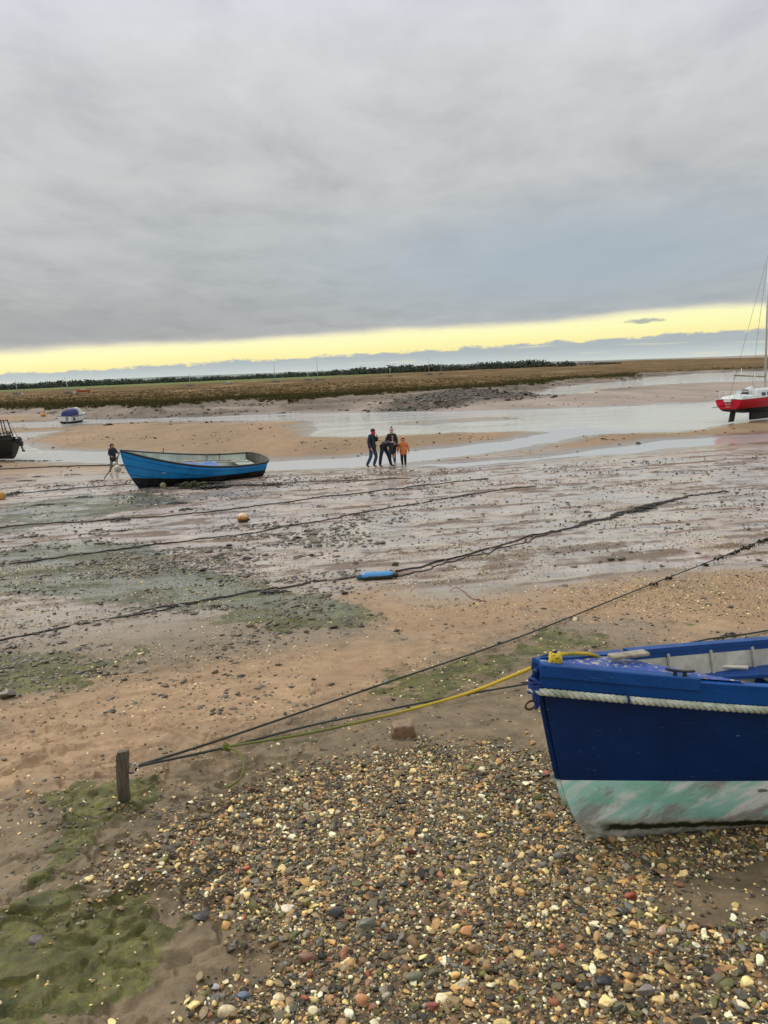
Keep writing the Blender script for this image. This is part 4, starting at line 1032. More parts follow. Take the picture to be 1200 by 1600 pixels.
for k in range(1, 6):  # thin darker blue tubes paint in the shade line under each plank lap
    u = k/6
    for sdd in (-1, 1):
        V, Fc = tube([np.array(BB.pt(t, u-.002, sdd))+[0, sdd*.004, 0] for t in np.linspace(.004, .996, 40)], .013, 4); mesh_np('plank_shade_line', V, Fc, mat('strake_shade_blue', lin(14, 62, 112), lin(10, 48, 90), 4, .6), bb)
BBi = Hull(BB.L, BB.W, BB.w, BB.sheer, BB.keel, BB.rake, .9, .5, .05)
M_bin = mat('pale_green_inner', lin(190, 200, 186), lin(150, 160, 146), 2, .6, .2, 30)
BBi.shell(40, 14, inset=.03, t0=.04, t1=.985, zoff=.03).build('inner_skin', M_bin, bb, sharp=50)
M_bgun = mat('black_rail', lin(26, 26, 26), lin(42, 40, 34), 6, .5)
for sdd in (-1, 1):
    pr = [(-.05, -.01), (.035, -.03), (.04, .03), (-.05, .035)]
    MB().add(*BB.rail(sdd, 0, 1, pr if sdd < 0 else pr[::-1], 50, 1.2)).build('gunwale', M_bgun, bb, sharp=30)
# rounded stern
tr = []
n_ = 14
for k in range(n_+1):
    a = -1+2*k/n_
    bul = .34*(1-a*a)**.8
    col = []
    for u in np.linspace(0, 1, 9):
        p_ = BBi.pt(1, u, 1 if a >= 0 else -1); col.append((p_[0]+bul*u-.0, a*abs(p_[1]), p_[2]+.03*u*(1-a*a)))
    tr.append(col)
V = np.array(tr).reshape(-1, 3); Fc = [(i*9+j, (i+1)*9+j, (i+1)*9+j+1, i*9+j+1) for i in range(n_) for j in range(8)]
mesh_np('transom', V, Fc, M_bb, bb, sharp=40)
V2 = V-np.array([.05, 0, 0]); mesh_np('transom_lining', V2, [f[::-1] for f in Fc], mat('brown_lining', lin(96, 92, 78), lin(70, 66, 54), 3, .7), bb, sharp=40)
top = np.array([c_[-1] for c_ in tr]); V, Fc = tube(top+[0, 0, .01], .045, 6); mesh_np('stern_rail', V, Fc, M_bgun, bb)
V, Fc = tube([np.array(BB.pt(0, .15+.85*i/12, 1))*[1, 0, 1]+[-.01, 0, 0] for i in range(13)], .03, 6); mesh_np('stem', V, Fc, M_bb, bb)
# inside: sole, thwarts, blue cover, oars
MB().add(*box((3.3, 0, .50), (2.6, .8, .03))).build('sole', M_bin, bb)
for x in (1.55, 4.1): MB().add(*box((x, 0, .80), (.26, 1.98 if x > 2 else 1.35, .035), None, .01)).build('thwart', M_bin, bb)
MB().add(*box((5.35, 0, .80), (.75, 1.7, .04), None, .01)).build('stern_bench', M_bin, bb)
gx, gy = np.meshgrid(np.linspace(0, 1, 26), np.linspace(0, 1, 16), indexing='ij')
X_ = 1.85+2.2*gx; Y_ = (-.80+1.50*gy)*(.85+.15*gx); Zc = .90+.13*np.sin(gx*9+gy*3)*.35+.12*fbm(gx*5, gy*4, 3, 61)-.25*np.abs(gy-.5)**2
k = 16; V = np.stack([X_, Y_, Zc], 2).reshape(-1, 3); Fc = [(i*k+j, (i+1)*k+j, (i+1)*k+j+1, i*k+j+1) for i in range(25) for j in range(k-1)]
mesh_np('cover_sheet', V, Fc, mat('blue_tarp', lin(96, 128, 178), lin(74, 104, 158), 3, .5), bb)
for i, (y0, y1, cM) in enumerate(((.55, .25, 'oar_wood'), (.2, -.1, 'oar_wood'))):
    oe = boat_root('oar', BBM @ Matrix.Translation((0, 0, 0)), ['grey oar lying in the bright blue boat, nearer its far side', 'grey oar lying in the bright blue boat, nearer its near side'][i], 'oar', 'oars in the bright blue boat')
    V, Fc = tube([(3.3, y0, .92), (5.5, y1, .90)], .024, 6); mesh_np('shaft', V, Fc, mat('oar_wood', lin(176, 164, 138), lin(120, 108, 88), 6, .7), oe)
    MB().add(*box((3.1, y0+.03, .92), (.55, .14, .03), Matrix.Rotation(-.14, 3, 'Z'), .01)).build('blade', _mats['oar_wood'], oe)
mb = MB()
for q in ((3.9, .72), (4.5, .78)):
    mb2 = MB(); mb2.add(*tube([(q[0], q[1], .85), (q[0], q[1], 1.02)], .016, 6)); a = np.linspace(.4, 2*math.pi-.4, 12)
    mb2.add(*tube(np.stack([q[0]+.05*np.sin(a), q[1]+0*a, 1.07-.05*np.cos(a)], 1), .012, 6)); mb2.build('rowlock', M_black, bb)
V, Fc = tube([(2.1, 1.05, .9), (2.1, 1.07, 1.42)], .02, 6); mesh_np('rowlock', V, Fc, M_black, bb)

def ball(name, pos, r_, m, label, cat, group=None, sc=(1, 1, 1), stub=True, rope_m=None, stub_dir=(0, 0, 1)):
    e = empty(name, pos, label, cat, group)
    V, Fc = ico(3); V = V*np.array(sc)*r_; mesh_np('float_body', V, Fc, m, e)
    if stub:
        d = Vector(stub_dir).normalized(); q = d.to_track_quat('Z', 'Y').to_matrix()
        V, Fc = lathe([(.30*r_, .86*r_), (.24*r_, 1.02*r_), (.22*r_, 1.22*r_), (.16*r_, 1.26*r_)], 12); V = V @ np.array(q).T*np.array(1.0)
        mesh_np('eye_boss', V, Fc, rope_m or m, e, sharp=30)
        a = np.linspace(0, 2*math.pi, 14); V, Fc = tube(np.stack([.12*r_*np.cos(a), 0*a, 1.36*r_+.12*r_*np.sin(a)], 1), .035*r_, 6, False); V = V @ np.array(q).T
        mesh_np('rope_eye', V, Fc, M_drope, e)
    return e
def g_at(px, py, lift=0): return Vector(ground(px, py, lift))
M_wh = mat('dirty_white_buoy', lin(208, 206, 192), lin(150, 146, 122), 5, .5)
M_ye = mat('stained_yellow_buoy', lin(206, 156, 70), lin(150, 110, 50), 9, .5)
M_or = mat('orange_buoy', lin(214, 150, 84), lin(196, 120, 60), 5, .5)
M_gw = mat('algae_white_buoy', lin(170, 168, 130), lin(96, 96, 56), 9, .6)
m = bpy.data.materials.new('half_fouled_buoy'); m.use_nodes = True; m.node_tree.nodes.clear(); g = NT(m.node_tree)
v = g.new('ShaderNodeTexCoord').outputs['Object']; sp = g.new('ShaderNodeSeparateXYZ'); g.put(sp.inputs[0], v)
zz = g.math('ADD', sp.outputs[2], g.math('MULTIPLY', g.math('SUBTRACT', g.noise(v, 14, 5, .6), .5), .14))
c = g.mix(g.mapr(zz, -.03, .015), lin(58, 46, 22), g.mix(g.mapr(zz, .05, .10), lin(176, 120, 40), lin(214, 190, 150)))
s = g.new('ShaderNodeBsdfPrincipled'); g.put(s.inputs['Base Color'], c); s.inputs['Roughness'].default_value = .5
g.put(g.new('ShaderNodeOutputMaterial').inputs[0], s.outputs[0]); M_foul = m
ball('mooring_buoy', g_at(380, 815, .10), .155, M_foul, 'round buoy with a tan top and dark fouled underside on the open mud', 'buoy', stub_dir=(1, -.3, -.2), rope_m=M_drope)
ball('mooring_buoy', g_at(3, 781, .13), .17, M_ye, 'yellow buoy on the mud at the left edge of the beach', 'buoy', stub_dir=(-1, 0, .3))
ball('mooring_buoy', g_at(255, 762, .09), .12, M_gw, 'small greenish white buoy on the mud against the bright blue hull', 'buoy', stub_dir=(.2, -1, .2))
p_ = on_depth(180, 725.5, 29.6); ball('mooring_buoy', p_, .095, M_wh, 'smaller of two white buoys below the bow of the bright blue boat', 'buoy')
p_ = on_depth(184, 732.5, 29.2); ball('mooring_buoy', p_, .135, M_wh, 'larger of two white buoys hanging below the bow of the bright blue boat', 'buoy', sc=(1, 1, 1.1))
V, Fc = tube(spline([BBM @ Vector(BB.pt(0, 1, 1)), on_depth(184, 716, 29.1), p_+[0, 0, .17]], 10), .014, 6)
tag(mesh_np('buoy_line', V, Fc, M_drope), 'short grey line holding the larger white buoy to the bright blue bow', 'rope')
ball('mooring_buoy', g_at(68, 654, .1), .30, M_or, 'pale orange buoy on the far sandbank left of the white motorboat', 'buoy', stub_dir=(.1, 0, 1))

# blue fender lying on the mooring line
fp = on_depth(590, 899, float((ground(590, 906)-[0, 0, EYE]) @ _F)); fp[2] = gz(fp[0], fp[1])+.055
e = empty('fender', fp, 'long blue fender with a dark slimy underside lying on a mooring line', 'fender', rot=(0, 0, math.radians(2)))
m = bpy.data.materials.new('fouled_blue'); m.use_nodes = True; m.node_tree.nodes.clear(); g = NT(m.node_tree)
v = g.new('ShaderNodeTexCoord').outputs['Object']; sp = g.new('ShaderNodeSeparateXYZ'); g.put(sp.inputs[0], v)
zz = g.math('ADD', sp.outputs[2], g.math('MULTIPLY', g.math('SUBTRACT', g.noise(v, 10, 5, .6), .5), .06))
zz = g.math('SUBTRACT', zz, g.math('MULTIPLY', sp.outputs[0], .06))
c = g.mix(g.mapr(zz, .012, .022), lin(40, 48, 34), lin(70, 138, 196))
s = g.new('ShaderNodeBsdfPrincipled'); g.put(s.inputs['Base Color'], c); s.inputs['Roughness'].default_value = .35
g.put(g.new('ShaderNodeOutputMaterial').inputs[0], s.outputs[0])
V, Fc = lathe([(.03, -.255), (.055, -.235), (.072, -.20), (.074, -.1), (.070, 0), (.074, .1), (.074, .19), (.06, .235), (.035, .25)], 20, 'x'); mesh_np('fender_body', V, Fc, m, e)
V, Fc = lathe([(.030, -.335), (.040, -.32), (.040, -.27), (.034, -.25)], 12, 'x'); mesh_np('end_cap', V, Fc, mat('teal_end', lin(56, 110, 140), lin(30, 50, 52), 20, .5), e)
V, Fc = lathe([(.034, .245), (.044, .27), (.042, .31), (.022, .33)], 12, 'x'); mesh_np('end_cap', V, Fc, mat('slimy_end', lin(40, 44, 34), lin(28, 30, 24), 20, .5), e)

# ---------------------------------------------------------------- red yacht
RZ = .10; rp = at(1137, 659, .1)
RM = boat_matrix((rp[0], rp[1], RZ), math.radians(33), math.radians(-2.0), 0)
RY = Hull(7.6, 1.18, w=lambda t: .03+1.15*(math.sin(min(t/.55, 1)*math.pi/2)**.9)*(1 if t < .55 else 1-.24*((t-.55)/.45)**2),
          sheer=lambda t: 1.42+.35*(1-t)**2, keel=lambda t: .42+.10*max(0, t-.5)*2+.18*max(0, t-.75)*3.0, rake=lambda h: 1.1*(1-h), full=.75, side=.35)
# the yacht's own frame runs from the bow; turn it so that the stern is nearest
RM = boat_matrix((rp[0]+7.6*math.cos(math.radians(33)), rp[1]+7.6*math.sin(math.radians(33)), RZ), math.radians(33+180), math.radians(1.5), 0)
ry = boat_root('sailing_yacht', RM, 'red sailing yacht with white cabin, aground beyond the channel at the right edge', 'sailboat')
def ry_bot(g, v, zz, sp): return g.mix(g.mapr(g.noise(v, 2, 4, .6), .4, .65), lin(16, 16, 18), lin(40, 36, 36))
M_red = paint('red_topside', lin(196, 14, 44), lin(172, 12, 38), ry_bot, .82, worn=.1, rough=.3)
RY.shell(40, 16).build('hull', M_red, ry, sharp=50)
tr = [RY.pt(1, u/10, -1) for u in range(11)][::-1]+[RY.pt(1, u/10, 1) for u in range(1, 11)]
mb = MB(); mb.add(tr, [tuple(range(len(tr)))]); mb.build('transom', M_red, ry, False)
M_gel = mat('white_gelcoat', lin(218, 222, 218), lin(190, 196, 192), 1.5, .35)
n_ = 30; V = []
for i in range(n_+1):
    t = i/n_
    for k in range(7): a = -1+k/3; p_ = RY.pt(t, 1, -1 if a < 0 else 1); V.append((p_[0], abs(p_[1])*a, p_[2]+.01+.05*(1-a*a)))
mesh_np('deck', V, [(i*7+k, (i+1)*7+k, (i+1)*7+k+1, i*7+k+1) for i in range(n_) for k in range(6)], M_gel, ry)
for sdd in (-1, 1): MB().add(*RY.rail(sdd, 0, 1, [(-.02, .0), (.03, .0), (.03, .05), (-.02, .05)][::(1 if sdd < 0 else -1)], 40)).build('toe_rail', M_gel, ry, sharp=30)
# cabin trunk with sloping sides, hatch, windows
def frust(x0, x1, z0, z1, w0a, w0b, w1a, w1b, ins0=.15, ins1=.3):
    V = [(x0, -w0a, z0), (x0, w0a, z0), (x1, -w0b, z0), (x1, w0b, z0), (x0+ins0, -w1a, z1), (x0+ins0, w1a, z1), (x1-ins1, -w1b, z1), (x1-ins1, w1b, z1), (x0+ins0, 0, z1+.10), (x1-ins1, 0, z1+.12)]
    return V, [(0, 4, 8, 5, 1), (2, 3, 7, 9, 6), (0, 2, 6, 4), (1, 5, 7, 3), (4, 6, 9, 8), (8, 9, 7, 5)]
MB().add(*frust(2.3, 5.6, 1.40, 1.92, .62, .86, .5, .72, .5, .08)).build('cabin', M_gel, ry, False)
MB().add(*frust(5.55, 7.35, 1.36, 1.60, .82, .78, .78, .74, .0, .25)).build('cockpit_coaming', M_gel, ry, False)
mb = MB(); a = np.linspace(0, math.pi, 12); V = [(5.70, .34*math.cos(q), 1.62+.46*math.sin(q)) for q in a]+[(5.0, .34*math.cos(q), 1.72+.46*math.sin(q)) for q in a]
mb.add(V, [(i, i+1, i+13, i+12) for i in range(11)]); mb.add([(5.69,)+v[1:] for v in V[:12]], [tuple(range(12))])
hood = mb.build('sprayhood', M_gel, ry, False)
MB().add(*box((5.72, 0, 1.80), (.04, .5, .36))).build('washboard', mat('dark_hatch', lin(58, 60, 58), None, 3, .5), hood)
MB().add(*box((5.75, 0, 1.86), (.03, .5, .05))).build('slat', M_gel, hood)
for k in range(3):
    for sdd in (-1, 1):
        V = [(3.1+.75*k, sdd*(.715+.045*k), 1.56), (3.5+.75*k, sdd*(.74+.045*k), 1.56), (3.5+.75*k, sdd*(.68+.045*k), 1.76), (3.1+.75*k, sdd*(.655+.045*k), 1.76)]
        V = np.array(V)+[0, sdd*.012, 0]; mesh_np('cabin_window', np.vstack([V, V-[0, sdd*.03, 0]]), [(0, 1, 2, 3), (7, 6, 5, 4), (0, 4, 5, 1), (1, 5, 6, 2), (2, 6, 7, 3), (3, 7, 4, 0)], mat('smoked_pane', lin(20, 24, 26), None, 3, .15), ry, False)
# keel fin and rudder
MB().add(*box((3.9, 0, .22), (2.4, .16, .56), None, .04)).build('keel', mat('black_antifoul', lin(16, 16, 16), lin(42, 38, 34), 3, .6), ry, False)
V = [(6.75, -.04, .62), (7.25, -.04, .70), (7.50, -.04, -.03), (6.95, -.04, -.03)]; V = V+[(x, .04, z) for x, y, z in V]
mesh_np('rudder', V, [(0, 1, 2, 3), (7, 6, 5, 4), (0, 4, 5, 1), (1, 5, 6, 2), (2, 6, 7, 3), (3, 7, 4, 0)], _mats['black_antifoul'], ry, False)
# spars
M_alu = mat('dull_aluminium', lin(196, 196, 190), lin(170, 170, 166), 3, .4, metal=.3); M_steel = mat('rigging_wire', lin(120, 122, 124), None, 3, .4)
V, Fc = tube([(3.35, 0, 1.9), (3.33, 0, 6), (3.30, 0, 10.9)], [.07, .065, .05], 10); mast = mesh_np('mast', V, Fc, M_alu, ry)
V, Fc = tube([(3.33, -.62, 5.7), (3.33, .62, 5.7)], .022, 6); mesh_np('spreader', V, Fc, M_alu, mast)
V, Fc = tube([(3.42, 0, 2.75), (7.2, .15, 2.98)], .045, 8); mesh_np('boom', V, Fc, mat('wood_boom', lin(150, 136, 112), lin(112, 100, 84), 4, .6), ry)
V, Fc = tube([(7.2, .15, 2.65), (7.2, .15, 3.3)], .02, 6); mesh_np('boom_crutch', V, Fc, M_alu, ry)
for a, b in (((7.5, 0, 1.42), (3.3, 0, 10.85)), ((3.4, -.95, 1.42), (3.33, -.62, 5.7)), ((3.4, .95, 1.42), (3.33, .62, 5.7)), ((3.33, -.62, 5.7), (3.3, 0, 10.8)), ((3.33, .62, 5.7), (3.3, 0, 10.8)), ((.1, 0, 1.75), (3.3, 0, 10.8))):
    V, Fc = tube([a, b], .012, 5); mesh_np('stay', V, Fc, M_steel, ry)
for x, y, z1 in ((7.35, -.75, 2.0), (7.35, .75, 2.0), (6.3, -.95, 1.95), (6.3, .95, 1.95), (7.4, -.3, 1.95), (7.4, .3, 1.95)):
    V, Fc = tube([(x, y, 1.38), (x, y, z1)], .018, 6); mesh_np('stanchion', V, Fc, M_gel, ry)
V, Fc = tube([(6.3, -.95, 1.93), (7.35, -.75, 1.98), (7.4, 0, 1.95), (7.35, .75, 1.98), (6.3, .95, 1.93)], .012, 5); mesh_np('pushpit_rail', V, Fc, M_gel, ry)
for x, y, z1 in ((5.3, -.5, 3.4), (5.1, .3, 3.1), (5.0, .55, 2.7)):
    V, Fc = tube([(x, y, 1.9), (x+.05, y, z1)], .022, 6); mesh_np('antenna', V, Fc, M_gel, ry)
mb = MB(); 
for y in (-.14, .14): mb.add(*tube([(7.64, y, 1.45), (7.56, y, .92)], .02, 5))
for z in (1.3, 1.12, .96): mb.add(*tube([(7.62, -.14, z), (7.62, .14, z)], .016, 5))
mb.build('boarding_ladder', M_gel, ry)
MB().add(*box((7.62, .0, 1.40), (.22, .5, .26), None, .04)).build('outboard_bracket', M_gel, ry)
mb = MB(); mb.add(*tube([(7.6, -.3, 1.05), (8.3, -.35, 1.0)], .03, 6)); mb.add(*tube([(8.1, -.33, 1.02), (8.75, -.36, .98)], .02, 6)); mb.build('self_steering_spar', M_black, ry)

# ---------------------------------------------------------------- white motorboat seen from astern
mp = at(98, 662, .05)
MM = boat_matrix((mp[0]+5.0*math.cos(math.radians(82)), mp[1]+5.0*math.sin(math.radians(82)), -.02), math.radians(82+180), math.radians(-3), 0)
mo = boat_root('motorboat', MM, 'white motorboat with a dark blue canopy, seen from astern at the far water edge', 'motorboat')
mo.scale = (.88, .88, .88)
MH = Hull(5.2, .95, w=lambda t: .05+.85*math.sin(min(t/.6, 1)*math.pi/2), sheer=lambda t: .92+.25*(1-t)**2, keel=lambda t: .0, rake=lambda h: .9*(1-h), full=1.3, side=.2)
def mo_bot(g, v, zz, sp): return g.mix(.0, lin(18, 18, 20), lin(40, 40, 40))
M_mo = paint('white_topside', lin(214, 216, 212), lin(196, 198, 196), mo_bot, .30, worn=.1, rough=.35)
MH.shell(30, 12).build('hull', M_mo, mo, sharp=50)
tr = [MH.pt(1, u/10, -1) for u in range(11)][::-1]+[MH.pt(1, u/10, 1) for u in range(1, 11)]
mesh_np('transom', tr, [tuple(range(len(tr)))], M_mo, mo, False)
n_ = 20; V = []
for i in range(n_+1):
    for k in range(5): a = -1+k/2; p_ = MH.pt(i/n_, 1, -1 if a < 0 else 1); V.append((p_[0], abs(p_[1])*a, p_[2]+.02+.05*(1-a*a)))
mesh_np('deck', V, [(i*5+k, (i+1)*5+k, (i+1)*5+k+1, i*5+k+1) for i in range(n_) for k in range(4)], M_gel, mo)
for sdd in (-1, 1): MB().add(*MH.rail(sdd, 0, 1, [(-.02, -.05), (.05, -.05), (.05, .04), (-.02, .04)][::(1 if sdd < 0 else -1)], 30)).build('rubbing_strake', mat('grey_rubber', lin(90, 92, 92), None, 3, .6), mo, sharp=30)
V = []; n_ = 14
for i, (x, wd, hg) in enumerate(((5.0, .62, .30), (4.75, .68, .68), (4.0, .70, .82), (3.2, .70, .84), (2.7, .66, .78))):
    for k in range(n_+1): a = math.pi*k/n_; V.append((x, wd*math.cos(a)*(1 if abs(math.cos(a)) < .9 else 1), 1.0+hg*math.sin(a)**.6))
Fc = [(i*15+k, (i+1)*15+k, (i+1)*15+k+1, i*15+k+1) for i in range(4) for k in range(n_)]+[tuple(range(15))]
mesh_np('canopy', V, Fc, mat('navy_canvas', lin(46, 52, 110), lin(34, 40, 90), 3, .8), mo)
MB().add(*frust(1.4, 3.0, .98, 1.85, .60, .82, .40, .74, .7, .1)).build('cuddy', M_gel, mo, False)
MB().add(*box((4.7, -.74, 1.22), (.06, .22, .5), None, .02)).build('canopy_frame', M_gel, mo, False)
e2 = MB(); e2.add(*box((5.32, .35, .75), (.22, .24, .34), None, .05)); e2.add(*tube([(5.32, .35, .6), (5.36, .35, .12)], [.06, .04], 8)); e2.build('outboard_motor', mat('grey_motor', lin(120, 124, 124), None, 3, .4), mo)
for sdd in (-1, 1):
    V, Fc = ico(2); mesh_np('fender', V*[.12, .12, .2]+[4.6, sdd*1.0, .62], Fc, mat('navy_fender', lin(40, 44, 60), None, 3, .5), mo)

# ---------------------------------------------------------------- black workboat cut by the left edge
kp = at(10, 717)
KM = boat_matrix((kp[0]+.75, kp[1], kp[2]-.02), math.radians(180-14), math.radians(0), 0)
kb = boat_root('workboat', KM, 'black workboat with a tall rack and an outboard motor, cut off by the left edge', 'boat')
KH = Hull(5.4, 1.05, w=lambda t: .35+.68*math.sin(min(t/.5, 1)*math.pi/2), sheer=lambda t: 1.16+.08*(1-t)**2, keel=lambda t: 0, rake=lambda h: .38*(1-h)**1.6, full=1.0, side=.5)
M_kb = mat('tar_black', lin(20, 20, 20), lin(36, 34, 32), 3, .5)
KH.shell(30, 14).build('hull', M_kb, kb, sharp=50)
tr = [KH.pt(0, u/10, -1) for u in range(11)][::-1]+[KH.pt(0, u/10, 1) for u in range(1, 11)]
mesh_np('transom', tr, [tuple(range(len(tr)))[::-1]], M_kb, kb, False)
n_ = 16; V = []
for i in range(n_+1):
    for k in range(5): a = -1+k/2; p_ = KH.pt(i/n_, 1, -1 if a < 0 else 1); V.append((p_[0], abs(p_[1])*a, p_[2]-.12))
mesh_np('deck', V, [(i*5+k, (i+1)*5+k, (i+1)*5+k+1, i*5+k+1) for i in range(n_) for k in range(4)], mat('grey_deck', lin(80, 80, 78), lin(50, 50, 48), 3, .6), kb)
for sdd in (-1, 1): MB().add(*KH.rail(sdd, 0, 1, [(-.03, -.06), (.05, -.06), (.05, .04), (-.03, .04)][::(1 if sdd < 0 else -1)], 30)).build('gunwale', M_kb, kb, sharp=30)
mb = MB(); mb.add(*box((-.20, .05, 1.12), (.34, .36, .42), None, .1)); mb.add(*box((-.33, .05, .92), (.20, .26, .34), None, .05)); mb.add(*tube([(-.30, .05, .9), (-.42, .05, .52)], [.07, .04], 8)); mb.add(*box((-.44, .05, .48), (.22, .03, .10), None, .01))
mb.build('outboard_motor', mat('black_cowl', lin(30, 30, 32), lin(20, 20, 20), 6, .3), kb)
for x, y, lean in ((.55, -.5, .30), (.55, .5, .30), (.95, -.5, .2), (.95, .5, .2), (1.25, -.55, .12), (1.25, .55, .12)):
    V, Fc = tube([(x, y, 1.05), (x+lean, y*.9, 2.35)], .035, 6); mesh_np('rack_post', V, Fc, M_kb, kb)
for z in (1.55, 2.3):
    f = (z-1.05)/1.3
    V, Fc = tube([(.55+.3*f, -.5, z), (.55+.3*f, .5, z)], .025, 6); mesh_np('rack_bar', V, Fc, M_kb, kb)
    for y in (-.5, .5): V, Fc = tube([(.55+.3*f, y, z), (1.25+.12*f, y, z)], .025, 6); mesh_np('rack_bar', V, Fc, M_kb, kb)
MB().add(*box((.85, -.1, 1.25), (.5, .6, .38), None, .03)).build('deck_box', M_kb, kb)
V, Fc = ico(2); mesh_np('fender', V*[.15, .15, .17]+[.95, -.62, 1.58], Fc, M_wh, kb)
V, Fc = tube([(.62, -.45, 2.1), (-.05, -.1, 1.2)], .012, 5); mesh_np('line', V, Fc, M_black, kb)

# ---------------------------------------------------------------- masts and craft lying in the far creek
far_sails = [(25, 615, 596, 'leftmost bare mast on the marsh horizon, above the black workboat'), (106, 614, 591, 'bare leaning mast on the marsh above the white motorboat'),
             (297, 603, 584, 'short bare mast on the marsh above the stern half of the bright blue boat'), (430, 597, 567, 'bare mast with a small pale hull, second tallest on the far marsh'),
             (497, 594, 561, 'tallest bare mast on the far marsh, left of the walking group'), (671, 582, 555, 'bare mast above the walking child, left of a shorter mast'), (690, 583, 563, 'shorter of two masts close together right of the walking group'),
             (482, 594, 584, 'very short mast beside the tallest mast on the marsh'), (610, 585, 572, 'short mast on the marsh straight above the walking group')]
M_mast = mat('pale_mast', lin(186, 190, 186), None, 1, .5); M_fh = mat('pale_far_hull', lin(184, 182, 172), lin(150, 146, 134), .6, .6)
for px, yb, yt, lab in far_sails:
    hor = 579-(px-600)*math.tan(ROLL)
    R_ = min(max((EYE-ZM)*1200/max(yb-hor, 3), 150), 420); p_ = far_at(px, R_); hg = (yb-yt)/1200*R_*1.02
    e = empty('moored_sailboat', p_, lab, 'sailboat', 'masts and boats in the far creek', rot=(0, 0, random.uniform(-.4, .4)+.2))
    V, Fc = tube([(0, 0, .3), (0, 0, hg)] if px != 106 else [(.3, 0, .3), (-.9, 0, hg)], .13, 6); mesh_np('mast', V, Fc, M_mast, e)
    hh = Hull(5.0 if px in (430, 497) else 4, .95, w=lambda t: .05+.9*math.sin(min(t/.6, 1)*math.pi/2), sheer=lambda t: .75+.2*(1-t)**2, keel=lambda t: -.2, rake=lambda h: .6*(1-h))
    mb = hh.shell(12, 6); o = mb.build('hull', M_fh, e); o.location = (-2.2, 0, 0)
for px, yb, w_, rgb, lab in ((129, 611, 4.0, (200, 112, 70), 'small orange hull lying on the marsh right of a leaning mast'), (357, 600, 3.2, (206, 206, 198), 'tiny white boat on the far marsh between two masts'), (868, 572, 0, (0, 0, 0), '')):
    if not w_: continue
    hor = 579-(px-600)*math.tan(ROLL); R_ = (EYE-ZM)*1200/(yb-hor); p_ = far_at(px, R_)
    e = empty('beached_boat', p_, lab, 'boat', None, rot=(0, 0, .15))
    hh = Hull(w_*1.4, 1.0, w=lambda t: .05+.9*math.sin(min(t/.6, 1)*math.pi/2), sheer=lambda t: .7+.2*(1-t)**2, keel=lambda t: -.1, rake=lambda h: .6*(1-h))
    o = hh.shell(12, 6).build('hull', mat('hull_%d' % px, lin(*rgb)), e); o.location = (-w_*.7, 0, 0)
    o = MB().add(*box((0, 0, .85), (1.6, 1.1, .6), None, .15)).build('cabin', M_fh, e, False)
# ---------------------------------------------------------------- people
def skin_mesh(name, nodes, edges, root, m, parent, sub=2):
    """grow one continuous surface over a skeleton of joints"""
    keys = list(nodes); me = bpy.data.meshes.new(name)
    me.from_pydata([tuple(nodes[k][0]) for k in keys], [(keys.index(a), keys.index(b)) for a, b in edges], [])
    o = bpy.data.objects.new(name, me); COL.objects.link(o)
    sk = o.modifiers.new('skin', 'SKIN'); sk.use_smooth_shade = True
    sv = me.skin_vertices[0] if len(me.skin_vertices) else me.attributes and None
    for i, k in enumerate(keys):
        r_ = nodes[k][1]; r_ = (r_, r_) if not isinstance(r_, tuple) else r_
        me.skin_vertices[0].data[i].radius = r_; me.skin_vertices[0].data[i].use_root = (k == root)
    ss = o.modifiers.new('sub', 'SUBSURF'); ss.levels = sub; ss.render_levels = sub
    dg = bpy.context.evaluated_depsgraph_get(); dg.update()
    me2 = bpy.data.meshes.new_from_object(o.evaluated_get(dg)); bpy.data.objects.remove(o)
    me2.name = name; me2.materials.clear(); me2.materials.append(m)
    me2.polygons.foreach_set('use_smooth', [True]*len(me2.polygons))
    o2 = bpy.data.objects.new(name, me2); COL.objects.link(o2); o2.parent = parent
    return o2
# bpy needs a skin layer on the mesh: made by the modifier's own vertex data
BASE = dict(pelvis=(0, 0, .96), waist=(0, 0, 1.12), chest=(0, .01, 1.34), neck=(0, .0, 1.50), skull=(0, -.01, 1.58), head=(0, -.015, 1.65), crown=(0, 0, 1.72))
for sgn, n_ in ((1, 'L'), (-1, 'R')):
    BASE.update({'sh'+n_: (.17*sgn, .01, 1.44), 'el'+n_: (.24*sgn, .03, 1.15), 'wr'+n_: (.25*sgn, -.06, .90), 'pa'+n_: (.25*sgn, -.085, .83),
                 'hi'+n_: (.095*sgn, 0, .92), 'kn'+n_: (.11*sgn, -.02, .50), 'an'+n_: (.11*sgn, .02, .09), 'to'+n_: (.13*sgn, -.13, .04)})
RAD = dict(pelvis=(.13, .10), waist=(.125, .095), chest=(.15, .105), neck=.055, skull=.07, head=(.075, .09), crown=.06,
           sh=.06, el=.042, wr=.028, pa=(.038, .018), hi=.085, kn=.058, an=.042, to=.035)
